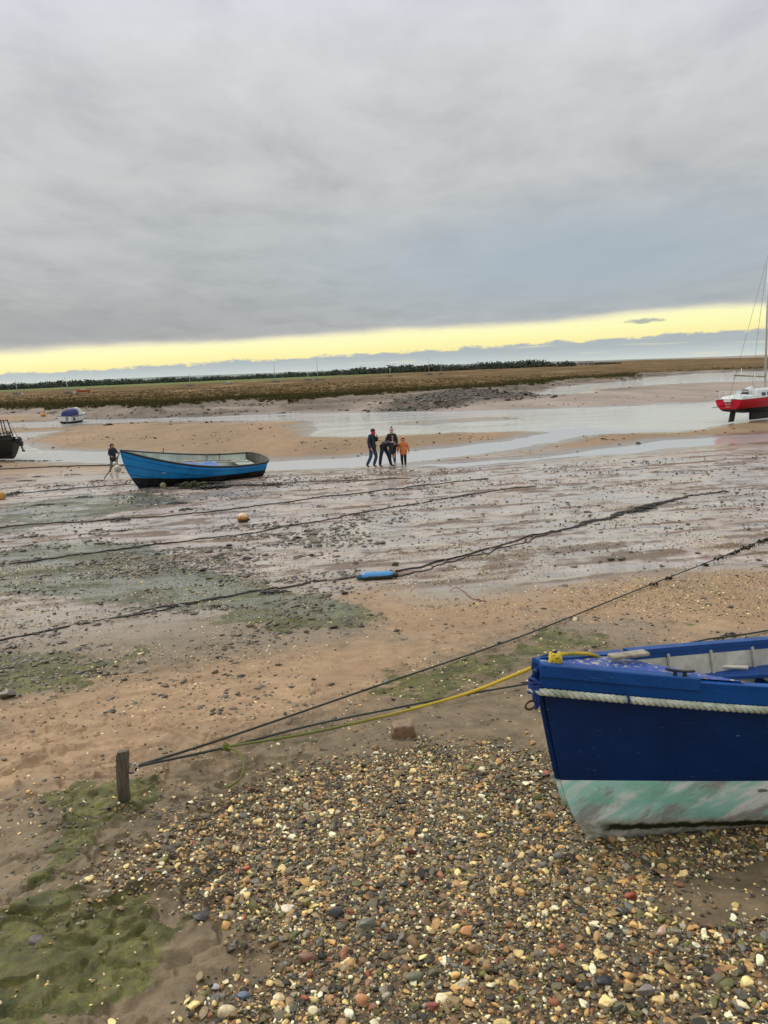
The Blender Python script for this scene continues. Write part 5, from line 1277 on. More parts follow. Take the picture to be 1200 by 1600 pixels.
def person(pos, hgt, yaw, pose, wear, label, group=None, child=False):
    e = empty('person', pos, label, 'person', group, rot=(0, 0, yaw))
    J = {k: np.array(v, float) for k, v in BASE.items()}; J.update({k: np.array(v, float) for k, v in pose.items()})
    s = hgt/1.75; J = {k: v*s for k, v in J.items()}
    fat = 1.12 if child else 1.0
    def rr_(k, q=1.0, add=0.0):
        b = RAD[k] if k in RAD else RAD[k[:-1]]
        b = b if isinstance(b, tuple) else (b, b)
        hs = 1.25 if child and k in ('skull', 'head', 'crown') else 1
        return tuple(x*s*fat*q*hs+add for x in b)
    N = {k: (v, rr_(k)) for k, v in J.items()}
    E = [('pelvis', 'waist'), ('waist', 'chest'), ('chest', 'neck'), ('neck', 'skull'), ('skull', 'head'), ('head', 'crown')]
    for n_ in 'LR':
        E += [('chest', 'sh'+n_), ('sh'+n_, 'el'+n_), ('el'+n_, 'wr'+n_), ('wr'+n_, 'pa'+n_), ('pelvis', 'hi'+n_), ('hi'+n_, 'kn'+n_), ('kn'+n_, 'an'+n_), ('an'+n_, 'to'+n_)]
        w_, p_ = J['wr'+n_], J['pa'+n_]; d = (p_-w_)/np.linalg.norm(p_-w_); sd_ = np.cross(d, J['chest']-w_); sd_ /= np.linalg.norm(sd_); up = np.cross(sd_, d)
        for i, (o_, L) in enumerate(((-.030, .062), (-.010, .074), (.010, .070), (.029, .054))):
            a = p_+sd_*o_*s+d*.03*s; b = a+(d*.55*L+up*.012)*s; c = b+(d*.38*L+up*.028)*s
            for q, v in (('a', a), ('b', b), ('c', c)): N['f%d%s%s' % (i, q, n_)] = (v, (.0105*s,)*2)
            E += [('pa'+n_, 'f%da%s' % (i, n_)), ('f%da%s' % (i, n_), 'f%db%s' % (i, n_)), ('f%db%s' % (i, n_), 'f%dc%s' % (i, n_))]
        t1 = w_+d*.045*s-sd_*.036*s+up*.01*s; t2 = t1+(d*.035-sd_*.012+up*.012)*s
        N['t1'+n_] = (t1, (.013*s,)*2); N['t2'+n_] = (t2, (.011*s,)*2); E += [('wr'+n_, 't1'+n_), ('t1'+n_, 't2'+n_)]
    # nose and brow direction
    hd = J['head']; fwd = np.array(wear.get('face', (0, -1, 0)), float); fwd /= np.linalg.norm(fwd)
    N['nose'] = (hd+fwd*.102*s-np.array([0, 0, .012*s]), (.014*s,)*2); E.append(('head', 'nose'))
    body = skin_mesh('body', N, E, 'pelvis', mat('skin', lin(206, 158, 134), lin(188, 136, 112), 8, .5), e, 1)
    sidev = np.cross(fwd, [0, 0, 1]); sidev /= np.linalg.norm(sidev)
    V, Fc = ico(1)
    for q in (-1, 1): mesh_np('eye', V*.010*s+hd+fwd*.088*s+sidev*q*.03*s+[0, 0, .012*s], Fc, mat('dark_eye', (.02, .018, .015), None, 1, .2), e)
    mesh_np('mouth', V*np.array([.022, .008, .007])*s+hd+fwd*.082*s-[0, 0, .05*s], Fc, mat('lips', lin(168, 96, 88), None, 1, .5), e)
    def cloth(name, keys, edges, root, m, q, extra=None, sub=2):
        NN = {k: (J[k], tuple(a*(q.get(k, q.get(k[:-1], q['*']))) for a in rr_(k))) for k in keys}
        if extra: NN.update(extra)
        return skin_mesh(name, NN, edges, root, m, e, sub)
    # trousers
    cloth('trousers', ['pelvis', 'hiL', 'hiR', 'knL', 'knR', 'anL', 'anR'], [('pelvis', 'hiL'), ('pelvis', 'hiR'), ('hiL', 'knL'), ('hiR', 'knR'), ('knL', 'anL'), ('knR', 'anR')], 'pelvis', wear['legs'], {'*': 1.2, 'kn': 1.4, 'an': 1.65 if not child else 1.3, 'pelvis': 1.06})
    for n_ in 'LR':
        k_, a_2, t_ = J['kn'+n_], J['an'+n_], J['to'+n_]
        bt = wear.get('boot_h', .3)
        tp = a_2+(k_-a_2)*bt
        NN = {'t': (tp, (.062*s*fat,)*2), 'a': (a_2, (.055*s*fat,)*2), 'b': (a_2*.5+t_*.5-np.array([0, 0, .005]), (.045*s*fat, .04*s*fat)), 'c': (t_, (.045*s*fat, .035*s*fat))}
        skin_mesh('boot', NN, [('t', 'a'), ('a', 'b'), ('b', 'c')], 't', wear['boots'], e, 2)
    # jacket, with a skirt below the waist
    skd = wear.get('skirt', .80); pel = J['pelvis']; down = wear.get('skirt_dir', (0, 0, -1)); hem = pel+np.array(down)*(.96-skd)*s
    flare = wear.get('flare', 1.0)
    ex = {'hem': (hem, (.205*s*flare*fat, .165*s*flare*fat))}
    ks = ['pelvis', 'waist', 'chest', 'neck', 'shL', 'elL', 'wrL', 'shR', 'elR', 'wrR']
    ed = [('hem', 'pelvis'), ('pelvis', 'waist'), ('waist', 'chest'), ('chest', 'neck'), ('chest', 'shL'), ('shL', 'elL'), ('elL', 'wrL'), ('chest', 'shR'), ('shR', 'elR'), ('elR', 'wrR')]
    jk = cloth('jacket', ks, ed, 'chest', wear['coat'], {'*': 1.5, 'pelvis': 1.55*flare**.5, 'waist': 1.45, 'chest': 1.34, 'neck': 1.3, 'sh': 1.5, 'wr': 1.9, 'el': 1.75}, ex)
    if 'front' in wear:
        c = J['chest']; p_ = J['pelvis']; V, Fc = tube(spline([c+np.array([0, -.165, .08])*s, (c+p_)/2+np.array([0, -.175, 0])*s, p_+np.array([0, -.185, .0])*s], 8), [.03*s]*8, 6, flat=1.0); mesh_np('open_front', V, Fc, wear['front'], e)
    # hair and headgear
    for kind, m_ in wear['head']:
        if kind == 'cap':
            V, Fc = ico(3); V = V*np.array([.098, .108, .085])*s*(1.2 if child else 1); V[:, 2] = np.maximum(V[:, 2], -.02*s); mesh_np('cap', V+hd+[0, .005, .045*s], Fc, m_, e)
        if kind == 'peak': V, Fc = box((0, 0, 0), (.13*s, .08*s, .012*s), None, .004); q = Matrix.Rotation(math.atan2(fwd[1], fwd[0])+math.pi/2, 3, 'Z'); mesh_np('peak', V @ np.array(q).T+hd+fwd*.12*s+[0, 0, .04*s], Fc, m_, e)
        if kind == 'scarf': V, Fc = lathe([(.07*s, -.05*s), (.095*s, -.03*s), (.10*s, .01*s), (.088*s, .05*s), (.085*s, .07*s)], 14); mesh_np('scarf', V+hd-[0, 0, .065*s]+fwd*.012*s, Fc, m_, e)
        if kind == 'hat':
            V, Fc = lathe([(.098*s, -.0*s), (.104*s, .03*s), (.098*s, .075*s), (.07*s, .12*s), (.02*s, .14*s)], 14); h_ = mesh_np('hat', V+hd+[0, .004, .005], Fc, m_, e); V, Fc = ico(2); V = V*(1+RNG.uniform(-.12, .12, (len(V), 1)))
            mesh_np('bobble', V*.045*s+hd+[0, 0, .175*s], Fc, mat('bobble_wool', lin(110, 66, 74), lin(80, 50, 60), 30, .9), h_)
        if kind == 'hood':
            V, Fc = ico(3); V = V*np.array([.135, .14, .15])*s; f_ = V @ fwd; keep = ~((f_ > .075*s) & (V[:, 2] < .095*s)); Fk = [f for f in Fc if keep[list(f)].all()]
            h_ = mesh_np('hood', V+hd+[0, .012, .012*s]-fwd*.0, Fk, m_, e); sol = h_.modifiers.new('thick', 'SOLIDIFY'); sol.thickness = .012
        if kind == 'hair': V, Fc = ico(2); V = V*np.array([.085, .095, .09])*s; V = V-fwd*.02*s; mesh_np('hair', V+hd+[0, 0, .025*s], Fc, m_, e)
    return e
C_navy = mat('navy_jacket', lin(34, 42, 54), lin(26, 32, 44), 5, .75); C_blk = mat('black_jacket', lin(34, 34, 42), lin(24, 26, 32), 5, .8); C_jean = mat('blue_jeans', lin(62, 82, 104), lin(46, 62, 82), 6, .8)
C_dj = mat('dark_jeans', lin(30, 36, 52), lin(24, 28, 38), 6, .8); C_boot = mat('dark_boots', lin(38, 40, 38), lin(28, 28, 28), 6, .4); C_or = mat('orange_coat', lin(212, 128, 66), lin(192, 108, 50), 5, .7)
C_well = mat('blue_wellies', lin(60, 92, 112), lin(44, 70, 92), 6, .3); C_leg = mat('black_leggings', lin(26, 26, 30), lin(20, 20, 24), 5, .8); C_red = mat('red_wool', lin(214, 34, 62), lin(184, 24, 46), 8, .8)
C_pink = mat('pink_wool', lin(216, 164, 156), lin(168, 110, 112), 30, .85); C_wsc = mat('pale_scarf', lin(206, 196, 184), lin(170, 150, 144), 12, .85); C_hair = mat('brown_hair', lin(70, 50, 38), lin(48, 34, 26), 20, .7)
C_grey = mat('mud_trousers', lin(120, 112, 102), lin(92, 86, 80), 6, .8); C_pkf = mat('pink_front', lin(214, 146, 132), lin(190, 120, 110), 10, .8); C_scar = mat('scarlet_hoodband', lin(150, 60, 40), None, 5, .7)
GRP = 'family walking on the wet mud'
def foot(px, py): p = g_at(px, py); return (p[0], p[1], p[2]-.005)
# man in the dark jacket, mid-stride, face to the right
person(foot(583, 729.5), 1.76, math.radians(62), dict(waist=(0, -.01, 1.13), chest=(0, -.02, 1.35), neck=(0, -.03, 1.5), skull=(0, -.055, 1.57), head=(0, -.075, 1.635), crown=(0, -.06, 1.70),
        knL=(.10, -.14, .50), anL=(.11, .02, .10), toL=(.12, -.13, .04), knR=(-.10, .04, .50), anR=(-.10, .26, .12), toR=(-.10, .13, .04), hiL=(.09, -.01, .92), hiR=(-.09, .01, .92),
        elL=(.25, -.10, 1.17), wrL=(.14, -.20, 1.38), paL=(.11, -.20, 1.45), elR=(-.25, .05, 1.15), wrR=(-.26, -.08, .92), paR=(-.26, -.11, .85)),
       dict(legs=C_jean, boots=C_boot, boot_h=.55, coat=C_navy, skirt=.78, flare=1.05, head=[('hair', C_hair), ('cap', C_blk), ('scarf', C_red)], face=(0, -1, -.15)),
       'man in dark cap, red scarf and jeans, leftmost of the walking group', GRP)
# the one bending right over
person(foot(603.5, 729), 1.76, math.radians(70), dict(pelvis=(0, .10, .95), waist=(0, -.06, 1.06), chest=(0, -.27, 1.10), neck=(0, -.43, 1.03), skull=(0, -.49, .98), head=(0, -.54, .93), crown=(0, -.58, .87),
        shL=(.17, -.35, 1.06), shR=(-.17, -.35, 1.06), elL=(.2, -.38, .80), wrL=(.15, -.36, .58), paL=(.14, -.37, .51), elR=(-.2, -.38, .80), wrR=(-.15, -.38, .56), paR=(-.14, -.39, .49),
        hiL=(.095, .09, .92), hiR=(-.095, .09, .92), knL=(.11, -.10, .50), anL=(.12, -.20, .10), toL=(.13, -.34, .04), knR=(-.11, .20, .50), anR=(-.11, .26, .10), toR=(-.12, .12, .04)),
       dict(legs=C_dj, boots=C_boot, boot_h=.4, coat=C_blk, skirt=.86, skirt_dir=(0, .8, -.6), head=[('hair', C_hair), ('cap', C_blk)], face=(0, -.35, -1)),
       'person all in black and navy bending far forward between the two standing adults', GRP)
# the one behind in the bobble hat
person(foot(613.5, 723), 1.66, math.radians(12), dict(elL=(.26, .05, 1.16), wrL=(.22, -.10, .98), paL=(.18, -.14, .95), elR=(-.26, .05, 1.16), wrR=(-.22, -.10, .98), paR=(-.18, -.14, .95), knR=(-.10, .05, .50), anR=(-.09, .16, .11), toR=(-.1, .02, .04)),
       dict(legs=C_jean, boots=C_boot, boot_h=.45, coat=C_blk, skirt=.80, front=C_pkf, head=[('hair', C_hair), ('hat', C_pink), ('scarf', C_wsc)], face=(0, -1, -.1)),
       'adult in a pink bobble hat and pale scarf standing behind the bending person', GRP)
# child in orange
person(foot(631, 727.5), 1.30, math.radians(-6), dict(elL=(.30, .03, 1.16), wrL=(.34, -.03, .93), paL=(.34, -.05, .86), elR=(-.30, .03, 1.16), wrR=(-.34, -.03, .93), paR=(-.34, -.05, .86), knL=(.10, -.02, .5), knR=(-.10, -.05, .5), anL=(.10, .02, .1), anR=(-.08, .02, .1), toL=(.12, -.14, .05), toR=(-.10, -.14, .05)),
       dict(legs=C_leg, boots=C_well, boot_h=.75, coat=C_or, skirt=.66, flare=1.22, head=[('hair', C_hair), ('hood', C_or)], face=(0, -1, -.12)),
       'child in an orange hooded coat and blue wellies at the right of the walking group', GRP, child=True)
# child at the bow of the bright blue boat
person(foot(179, 737), 1.33, math.radians(35), dict(elL=(.26, -.06, 1.2), wrL=(.28, -.26, 1.20), paL=(.28, -.32, 1.22), elR=(-.24, -.04, 1.15), wrR=(-.16, -.2, 1.02), paR=(-.13, -.25, 1.0), knL=(.12, -.06, .5), anL=(.14, .02, .1), knR=(-.14, .0, .5), anR=(-.24, .08, .1), toR=(-.27, -.06, .04)),
       dict(legs=C_grey, boots=C_boot, boot_h=.35, coat=C_blk, skirt=.62, flare=1.1, head=[('hair', C_hair), ('hood', C_blk)], face=(.15, -1, -.05)),
       'child in a black hooded jacket standing at the bow of the bright blue boat', None, child=True)

# ---------------------------------------------------------------- post, ropes and weed
pp = at(196, 1262); pdep = float((pp-[0, 0, EYE]) @ _F)
pz = gz(pp[0], pp[1])
e = empty('mooring_post', (pp[0], pp[1], pz), 'short weathered wooden post with an iron shackle, standing on the sand beside the shingle', 'post')
n_ = 16; V = []
tp_ = on_depth(198.5, 1174, pdep*1.0); dx = (tp_-pp)
for i in range(n_+1):
    f = i/n_; c = np.array([0, 0, -.06])*(1-f)+np.array([dx[0]-.004*math.sin(f*3), 0, dx[2]])*f; c[0] -= .006*math.sin(f*math.pi)
    wq = (.029+.004*f)*(1-.12*(f > .95)); dq = .017
    for (a, b) in ((-1, -.7), (-.7, -1), (.7, -1), (1, -.7), (1, .7), (.7, 1), (-.7, 1), (-1, .7)): V.append((c[0]+a*wq+.0012*math.sin(i*1.7+a), c[1]+b*dq, c[2]+(.004*a if i == n_ else 0)))
Fc = [(i*8+j, i*8+(j+1) % 8, (i+1)*8+(j+1) % 8, (i+1)*8+j) for i in range(n_) for j in range(8)]+[tuple(range(n_*8, n_*8+8))]
m = bpy.data.materials.new('weathered_wood'); m.use_nodes = True; m.node_tree.nodes.clear(); g = NT(m.node_tree)
v = g.new('ShaderNodeTexCoord').outputs['Object']; sp = g.new('ShaderNodeSeparateXYZ'); g.put(sp.inputs[0], v)
gr_ = g.noise(g.mapping(v, (60, 60, 5)), 1.5, 6, .65); n_1 = g.noise(v, 14, 4, .6)
c = g.mix(g.mapr(gr_, .3, .7), lin(46, 42, 34), lin(116, 106, 90)); c = g.mix(g.mapr(g.math('ADD', sp.outputs[2], g.math('MULTIPLY', n_1, .1)), .16, .06, 0, .7), c, lin(56, 56, 38))
s = g.new('ShaderNodeBsdfPrincipled'); g.put(s.inputs['Base Color'], c); s.inputs['Roughness'].default_value = .75; g.put(s.inputs['Normal'], g.bump(gr_, .6, .004))
g.put(g.new('ShaderNodeOutputMaterial').inputs[0], s.outputs[0])
mesh_np('post', V, Fc, m, e, sharp=40)
rc = on_depth(206, 1199, pdep); rl = np.array(rc)-np.array([pp[0], pp[1], pz])
a = np.linspace(0, 2*math.pi, 28)
m = bpy.data.materials.new('worn_iron'); m.use_nodes = True; m.node_tree.nodes.clear(); g = NT(m.node_tree); v = g.new('ShaderNodeTexCoord').outputs['Object']
c = g.mix(g.mapr(g.noise(v, 70, 4, .6), .48, .53), lin(28, 28, 28), lin(196, 194, 188)); s = g.new('ShaderNodeBsdfPrincipled'); g.put(s.inputs['Base Color'], c); s.inputs['Roughness'].default_value = .4; g.put(g.new('ShaderNodeOutputMaterial').inputs[0], s.outputs[0])
V, Fc = tube(np.stack([rl[0]+.024*np.cos(a), rl[1]+.008*np.cos(a)-.012, rl[2]+.027*np.sin(a)], 1), .0058, 8, False); mesh_np('shackle', V, Fc, m, e)
mb = MB(); bp_ = rl+[-.058, 0, .004]
mb.add(*tube([bp_+[-.004, 0, 0], bp_+[.05, 0, 0]], .005, 6)); 
for k in range(3): b2 = np.linspace(0, 2*math.pi, 14); mb.add(*tube(np.stack([bp_[0]+.006+.006*k+0*b2, bp_[1]+.014*np.cos(b2), bp_[2]+.016*np.sin(b2)-.003*k], 1), .0035, 5, False))
mb.add(*tube(spline([bp_+[.0, 0, .01], bp_+[-.018, -.01, .018], bp_+[-.032, -.01, .004]], 8), .003, 5)); mb.build('wire_lashing', M_drope, e)

def lay(pxs, rad, label, m, name='mooring_rope', n=160, lift=None, tw=True, wob=.0, group='mooring ropes across the mud', seed=1):
    """a rope along spots of the beach; lift is the height over the ground at each spot"""
    pts = []; lf = lift if lift is not None else [0]*len(pxs)
    for (x, y), l in zip(pxs, lf):
        p_ = ground(x, y) if l == 0 else None
        if p_ is None:
            d = ray(x, y); o = np.array([0, 0, EYE]); lo, hi = .3, 500.
            for _ in range(50):
                md_ = (lo+hi)/2; q = o+d*md_
                if q[2] > base_z(q[0], q[1])+l: lo = md_
                else: hi = md_
            p_ = o+d*hi
        pts.append(p_)
    P_ = spline(pts, n); r = np.random.default_rng(seed)
    if wob:
        dd = np.linspace(0, 1, n); P_[:, 0] += wob*fbm(dd*14, dd*0+seed, 4, 400+seed); P_[:, 1] += wob*1.5*fbm(dd*17, dd*0+seed+5, 4, 401+seed)
    lz = np.interp(np.linspace(0, 1, n), np.linspace(0, 1, len(lf)), lf)
    Z, _ = terrain(P_[:, 0], P_[:, 1]); low = lz < .004
    P_[:, 2] = np.where(low, Z+rad*.8, np.maximum(P_[:, 2], Z+rad))
    k = np.array([.25, .5, .25])
    if tw: o = twisted(P_, rad, rad*5.2, 5).build(name, m)
    else:
        rd = rad*(1+.25*fbm(np.linspace(0, 90, n), np.zeros(n), 2, seed)); V, Fc = tube(P_, rd, 6); o = mesh_np(name, V, Fc, m)
    tag(o, label, 'rope', group); return P_
M_far_rope = mat('wet_black_rope', lin(52, 48, 42), lin(34, 32, 28), 3, .6)
def ring_pt(dxp, dyp): return (206+dxp, 1199+dyp)
# from the post away to the right, over the mud
rA = lay([(217, 1196), (350, 1154), (580, 1075), (820, 992), (1000, 920), (1130, 869), (1200, 840), (1290, 800)], .0085, 'long dark rope running from the post up right across the mud to hanging weed', M_drope, lift=[.135, .10, .06, .04, .04, .05, .06, .05], n=420)
rC = lay([(217, 1197), (348, 1169), (480, 1135), (600, 1110), (740, 1083), (840, 1066)], .0080, 'dark rope from the post passing behind the bow of the dark blue boat', M_drope, lift=[.135, .085, .06, .05, .04, .03], n=200)
rC2 = lay([(925, 1050), (1010, 1022), (1100, 1000), (1145, 994), (1200, 985), (1300, 966)], .009, 'dark weedy rope lying beyond the far gunwale of the dark blue boat', M_drope, lift=[.03, .03, .05, .05, .02, 0], n=160)
# yellow warp: from the knot on rope C up over the bow of the boat
kn = at(350, 1168); dk = float((rC[np.argmin(np.abs(np.array([project(q)[0] for q in rC])-350))]-[0, 0, EYE]) @ _F)
top_l = NBM @ Vector(np.array([.085, .0, .945])); tpx = project(np.array(top_l)); dt_ = float((np.array(top_l)-[0, 0, EYE]) @ _F)
wp = [(352, 1167), (480, 1146), (600, 1119), (680, 1098), (740, 1080), (800, 1056), (842, 1039), (868, 1031)]
ty = [on_depth(x, y, dk+(dt_-dk)*((x-352)/(868-352))) for x, y in wp]
P_ = spline(ty, 200)
mY = bpy.data.materials.new('olive_to_yellow_rope'); mY.use_nodes = True; mY.node_tree.nodes.clear(); g = NT(mY.node_tree)
v = g.new('ShaderNodeNewGeometry').outputs['Position']; sp = g.new('ShaderNodeSeparateXYZ'); g.put(sp.inputs[0], v); nn = g.noise(v, 9, 4, .6)
c = g.mix(g.mapr(g.math('ADD', sp.outputs[0], g.math('MULTIPLY', nn, .5)), -.05, .75), lin(98, 104, 38), lin(206, 176, 44))
s = g.new('ShaderNodeBsdfPrincipled'); g.put(s.inputs['Base Color'], c); s.inputs['Roughness'].default_value = .75; g.put(g.new('ShaderNodeOutputMaterial').inputs[0], s.outputs[0])
e = empty('bow_warp', P_[0], 'yellow and olive rope from the dark blue bow, knotted onto the post rope', 'rope')
def rel(mb_, name, m_, sharp=35):
    o = mb_.build(name, m_, None, sharp=sharp); o.parent = e; o.matrix_parent_inverse = Matrix.Translation(-Vector(e.location)); return o
rel(twisted(P_, .0085, .045, 6), 'rope_run', mY)
# knot at the lower end and the tail that loops to the ground
K = P_[0]; mb = MB()
for k in range(5):
    a = np.linspace(0, 2*math.pi, 18); t_ = k*.9
    mb.add(*tube(np.stack([K[0]-.012+.010*k*.7+.012*np.cos(a)*math.cos(t_), K[1]+.018*np.sin(a), K[2]+.020*np.cos(a)+.006*np.sin(2*a+t_)], 1), .0075, 6, False))
rel(mb, 'knot', mY)
def lifted(x, y, l):
    d = ray(x, y); o = np.array([0, 0, EYE]); lo, hi = .3, 500.
    for _ in range(50):
        md_ = (lo+hi)/2; q = o+d*md_
        if q[2] > base_z(q[0], q[1])+l: lo = md_
        else: hi = md_
    return o+d*hi
tl = [K+[.004, 0, 0]]+[lifted(*q) for q in ((369, 1173, .10), (379, 1186, .09), (381, 1202, .075), (375, 1216, .05), (364, 1226, .03), (350, 1232, .016))]
rel(twisted(spline(tl, 60), .0075, .04, 6), 'tail', mY)
# yellow hitch on the bow and the part that runs aft along the deck
H_ = np.array(top_l); mb = MB(); r = np.random.default_rng(9)
for k in range(6):
    a = np.linspace(0, 2*math.pi, 20); tl_ = r.uniform(-.6, .6); ph = r.uniform(0, 3)
    mb.add(*tube(np.stack([H_[0]-.022+.009*k+.010*np.cos(a)*math.sin(ph), H_[1]+.026*np.cos(a+ph), H_[2]+.004+.024*np.sin(a+ph)+.006*np.cos(2*a)], 1), .0095, 6, False))
rel(mb, 'hitch', M_yrope)
q1 = np.array(NBM @ Vector((.14, .05, .952))); q2 = np.array(NBM @ Vector((.30, .07, .938))); q3 = np.array(NBM @ Vector((.40, .10, .89)))
rel(twisted(spline([H_+[.01, 0, .0], q1, q2, q3], 60), .0085, .045, 6), 'inboard_end', M_yrope)
q0 = np.array(NBM @ Vector((.02, .04, .94))); q1 = np.array(NBM @ Vector((.15, .11, .945)))
tag(twisted(spline([H_+[-.03, 0, -.06], H_+[-.02, .02, .0], q0, q1], 40), .007, .04, 6).build('lashing', M_bcord), 'blue cord crossing the bow just behind the yellow hitch', 'cord')

# ropes farther off
lay([(-60, 1010), (0, 1001), (120, 977), (240, 957), (400, 925), (480, 913), (563, 902)], .013, 'heavy dark rope from the left edge to the blue fender', M_far_rope, n=260, wob=.03, tw=False, seed=3)
lay([(60, 988), (150, 972), (260, 950), (380, 929), (470, 913), (560, 901)], .010, 'second strand beside the heavy rope, ending at the blue fender', M_far_rope, n=260, wob=.05, tw=False, seed=4)
rD = lay([(618, 896), (650, 888), (700, 876), (780, 853), (865, 832), (920, 818), (1000, 797), (1070, 778), (1130, 767)], .018, 'dark weed-hung rope from the blue fender far up right over the flat', M_far_rope, n=260, wob=.08, tw=False, seed=5)
lay([(620, 902), (660, 894), (690, 882), (760, 863), (830, 845), (880, 829)], .012, 'thin looser strand below the weed-hung rope, right of the fender', M_far_rope, n=160, wob=.12, tw=False, seed=6)
rE = lay([(-60, 892), (0, 884), (90, 872), (200, 857), (280, 848), (420, 828), (560, 803), (700, 779), (760, 770), (840, 760)], .017, 'dark rope across the mud just below the tan topped buoy', M_far_rope, n=260, wob=.10, tw=False, seed=7)
rF = lay([(-60, 832), (60, 820), (190, 812), (330, 800), (460, 783), (600, 765), (700, 754), (762, 748)], .019, 'dark rope passing between the bright blue boat and the tan topped buoy', M_far_rope, n=260, wob=.12, tw=False, seed=8)
rG = lay([(-80, 739), (0, 734), (80, 730), (160, 727), (200, 726)], .035, 'thick dark rope from the left edge toward the bow of the bright blue boat', M_far_rope, n=160, wob=.16, tw=False, seed=9)
lay([(40, 770), (120, 763), (200, 757), (235, 757)], .018, 'short dark rope ending under the bow of the bright blue boat', M_far_rope, n=100, wob=.15, tw=False, seed=10)
lay([(410, 757), (470, 754), (560, 751), (640, 748)], .016, 'faint rope running right from the stern of the bright blue boat', M_far_rope, n=100, wob=.15, tw=False, seed=12)
b0 = np.array(BBM @ Vector(BB.pt(0, .98, 1)))
V, Fc = tube(spline([b0, (b0*.5+ground(166, 744)*.5)+[0, 0, -.05], ground(163, 748, .02)], 20), .022, 6); tag(mesh_np('anchor_line', V, Fc, M_far_rope), 'dark line slanting from the bow of the bright blue boat down to the mud', 'rope')

# weed: ragged bunches of flat fronds
M_weed = mat('bladder_weed', lin(46, 40, 22), lin(30, 28, 18), 6, .4, rough2=.6)
M_gweed = mat('green_weed', lin(74, 78, 36), lin(44, 46, 24), 5, .5)
def weed_bunch(c, sx, sy, hz, n, seed, fr=.06):
    r = np.random.default_rng(seed); V = []; Fc = []; S, F_ = stone_shapes(0, 3, seed, 2); b = 0
    XY = r.normal(0, .42, (n, 2)); ZZ = terrain(c[0]+XY[:, 0]*sx, c[1]+XY[:, 1]*sy)[0]
    for (x, y), z in zip(XY, ZZ):
        px, py = c[0]+x*sx, c[1]+y*sy
        h_ = hz*max(.15, 1-.8*(x*x+y*y))*r.uniform(.3, 1.0); s_ = S[r.integers(3)]*np.array([fr*r.uniform(.6, 1.8), fr*r.uniform(.5, 1.3), fr*r.uniform(.2, .45)])
        a = r.uniform(0, 6.3); R_ = np.array([[math.cos(a), -math.sin(a), 0], [math.sin(a), math.cos(a), 0], [0, 0, 1]])
        V.append(s_ @ R_.T+[px, py, z+h_]); Fc.append(F_+b); b += len(s_)
    return np.vstack(V), np.vstack(Fc)
def weed(name, spots, label, m_=None, seed=1, stuff=False):
    Vs = []; Fs = []; b = 0
    for i, (px, py, sx, sy, hz, n, fr) in enumerate(spots):
        V, Fc = weed_bunch(ground(px, py), sx, sy, hz, n, seed*50+i, fr); Vs.append(V); Fs.append(Fc+b); b += len(V)
    o = mesh_np(name, np.vstack(Vs), np.vstack(Fs), m_ or M_weed, smooth=False)
    return tag(o, kind='stuff')
weed('seaweed', [(x, 760+4*math.sin(x), .5, .3, .12, 130, .06) for x in range(286, 345, 9)]+[(x, 759, .5, .2, .06, 60, .05) for x in range(345, 435, 12)]+
     [(276, 788, .35, .2, .05, 60, .04), (290, 797, .3, .2, .05, 40, .04), (188, 813, .3, .25, .06, 50, .04), (15, 775, .35, .3, .10, 60, .05), (25, 771, .35, .3, .10, 60, .05)], '', seed=1)
weed('green_seaweed', [(x, 763, .30, .16, .26, 160, .05) for x in (290, 303, 318)], '', M_gweed, seed=2)
sp_ = []
for i in range(26):
    f = i/25; q = rD[int(110+f*149)]; px, py = project(q); k = .5+.8*math.exp(-((f-.42)/.22)**2)+.3*math.exp(-((f-.1)/.08)**2); sp_.append((px, py+.6, .20*k, .10*k, .045*k, int(46*k), .028+.014*k))
weed('rope_weed', sp_, '', seed=3)
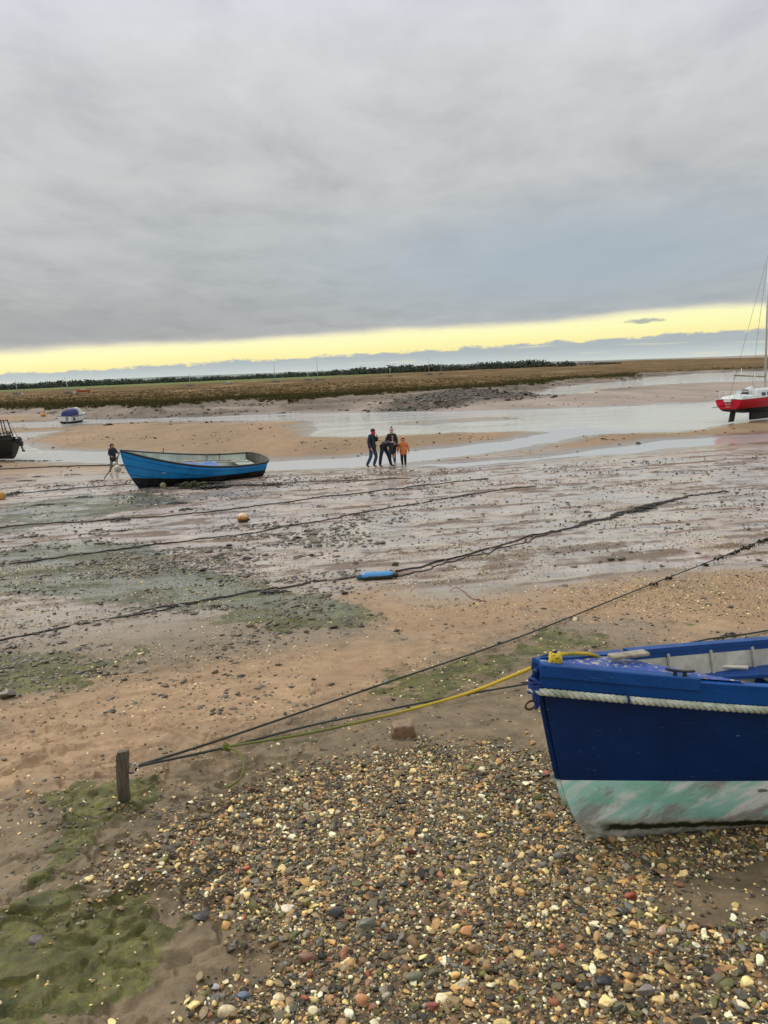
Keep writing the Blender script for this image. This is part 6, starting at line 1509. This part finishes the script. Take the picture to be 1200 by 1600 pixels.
weed('line_weed', [(x, y, .25, .12, .05, 26, .03) for x, y in ((735, 776), (640, 790), (560, 806), (500, 792), (447, 788), (580, 770), (755, 748), (420, 928), (430, 927))]+[(1142, 994, .10, .06, .05, 60, .012), (1125, 998, .08, .05, .03, 30, .012)], '', seed=4)
weed('dark_weed', [(x, 717+.022*(600-x)*.0+2*math.sin(x*.3), .5, .25, .07, 40, .05) for x in range(5, 178, 11)]+[(x, y, .5, .12, .04, 26, .05) for x, y in ((60, 745), (110, 742), (150, 752), (90, 760), (40, 752), (130, 778), (70, 790))], '', seed=5)
# weed hanging from the far end of the long rope
r = np.random.default_rng(77); V = []; Fc = []; b = 0
px_all = np.array([project(q)[0] for q in rA])
for xx, hg in ((1022, .10), (1046, .06), (1100, .12), (1125, .16), (1143, .10), (1155, .2), (1163, .2), (1168, .22), (1176, .18), (1190, .2), (1196, .2)):
    q = rA[np.argmin(np.abs(px_all-xx))]
    for k in range(12):
        L = hg*r.uniform(.4, 1); o_ = r.normal(0, .02, 3)*[2, 1, .3]; a0 = q+o_; w_ = r.uniform(.006, .016); 
        V += [a0+[-w_, 0, 0], a0+[w_, 0, 0], a0+[w_*.6+r.normal(0, .02), .01, -L*.5], a0+[-w_*.6+r.normal(0, .02), .01, -L*.5], a0+[r.normal(0, .02), 0, -L]]
        Fc += [(b, b+1, b+2, b+3), (b+3, b+2, b+4)]; b += 5
    z_min = gz(q[0], q[1])
V = np.array(V); Zt, _ = terrain(V[:, 0], V[:, 1]); V[:, 2] = np.maximum(V[:, 2], Zt+.005)
tag(mesh_np('hanging_weed', V, Fc, M_weed, smooth=False), kind='stuff')
# scrap of red netting on the flat
V, Fc = tube(spline([ground(703, 924, .01), ground(712, 921, .03), ground(724, 924, .01), ground(738, 936, .01), ground(760, 941, .008)], 30), .0055, 5)
tag(mesh_np('cord_scrap', V, Fc, mat('faded_red_cord', lin(140, 50, 48), lin(100, 60, 50), 9, .7)), 'scrap of faded red cord on the mud right of the blue fender', 'cord')
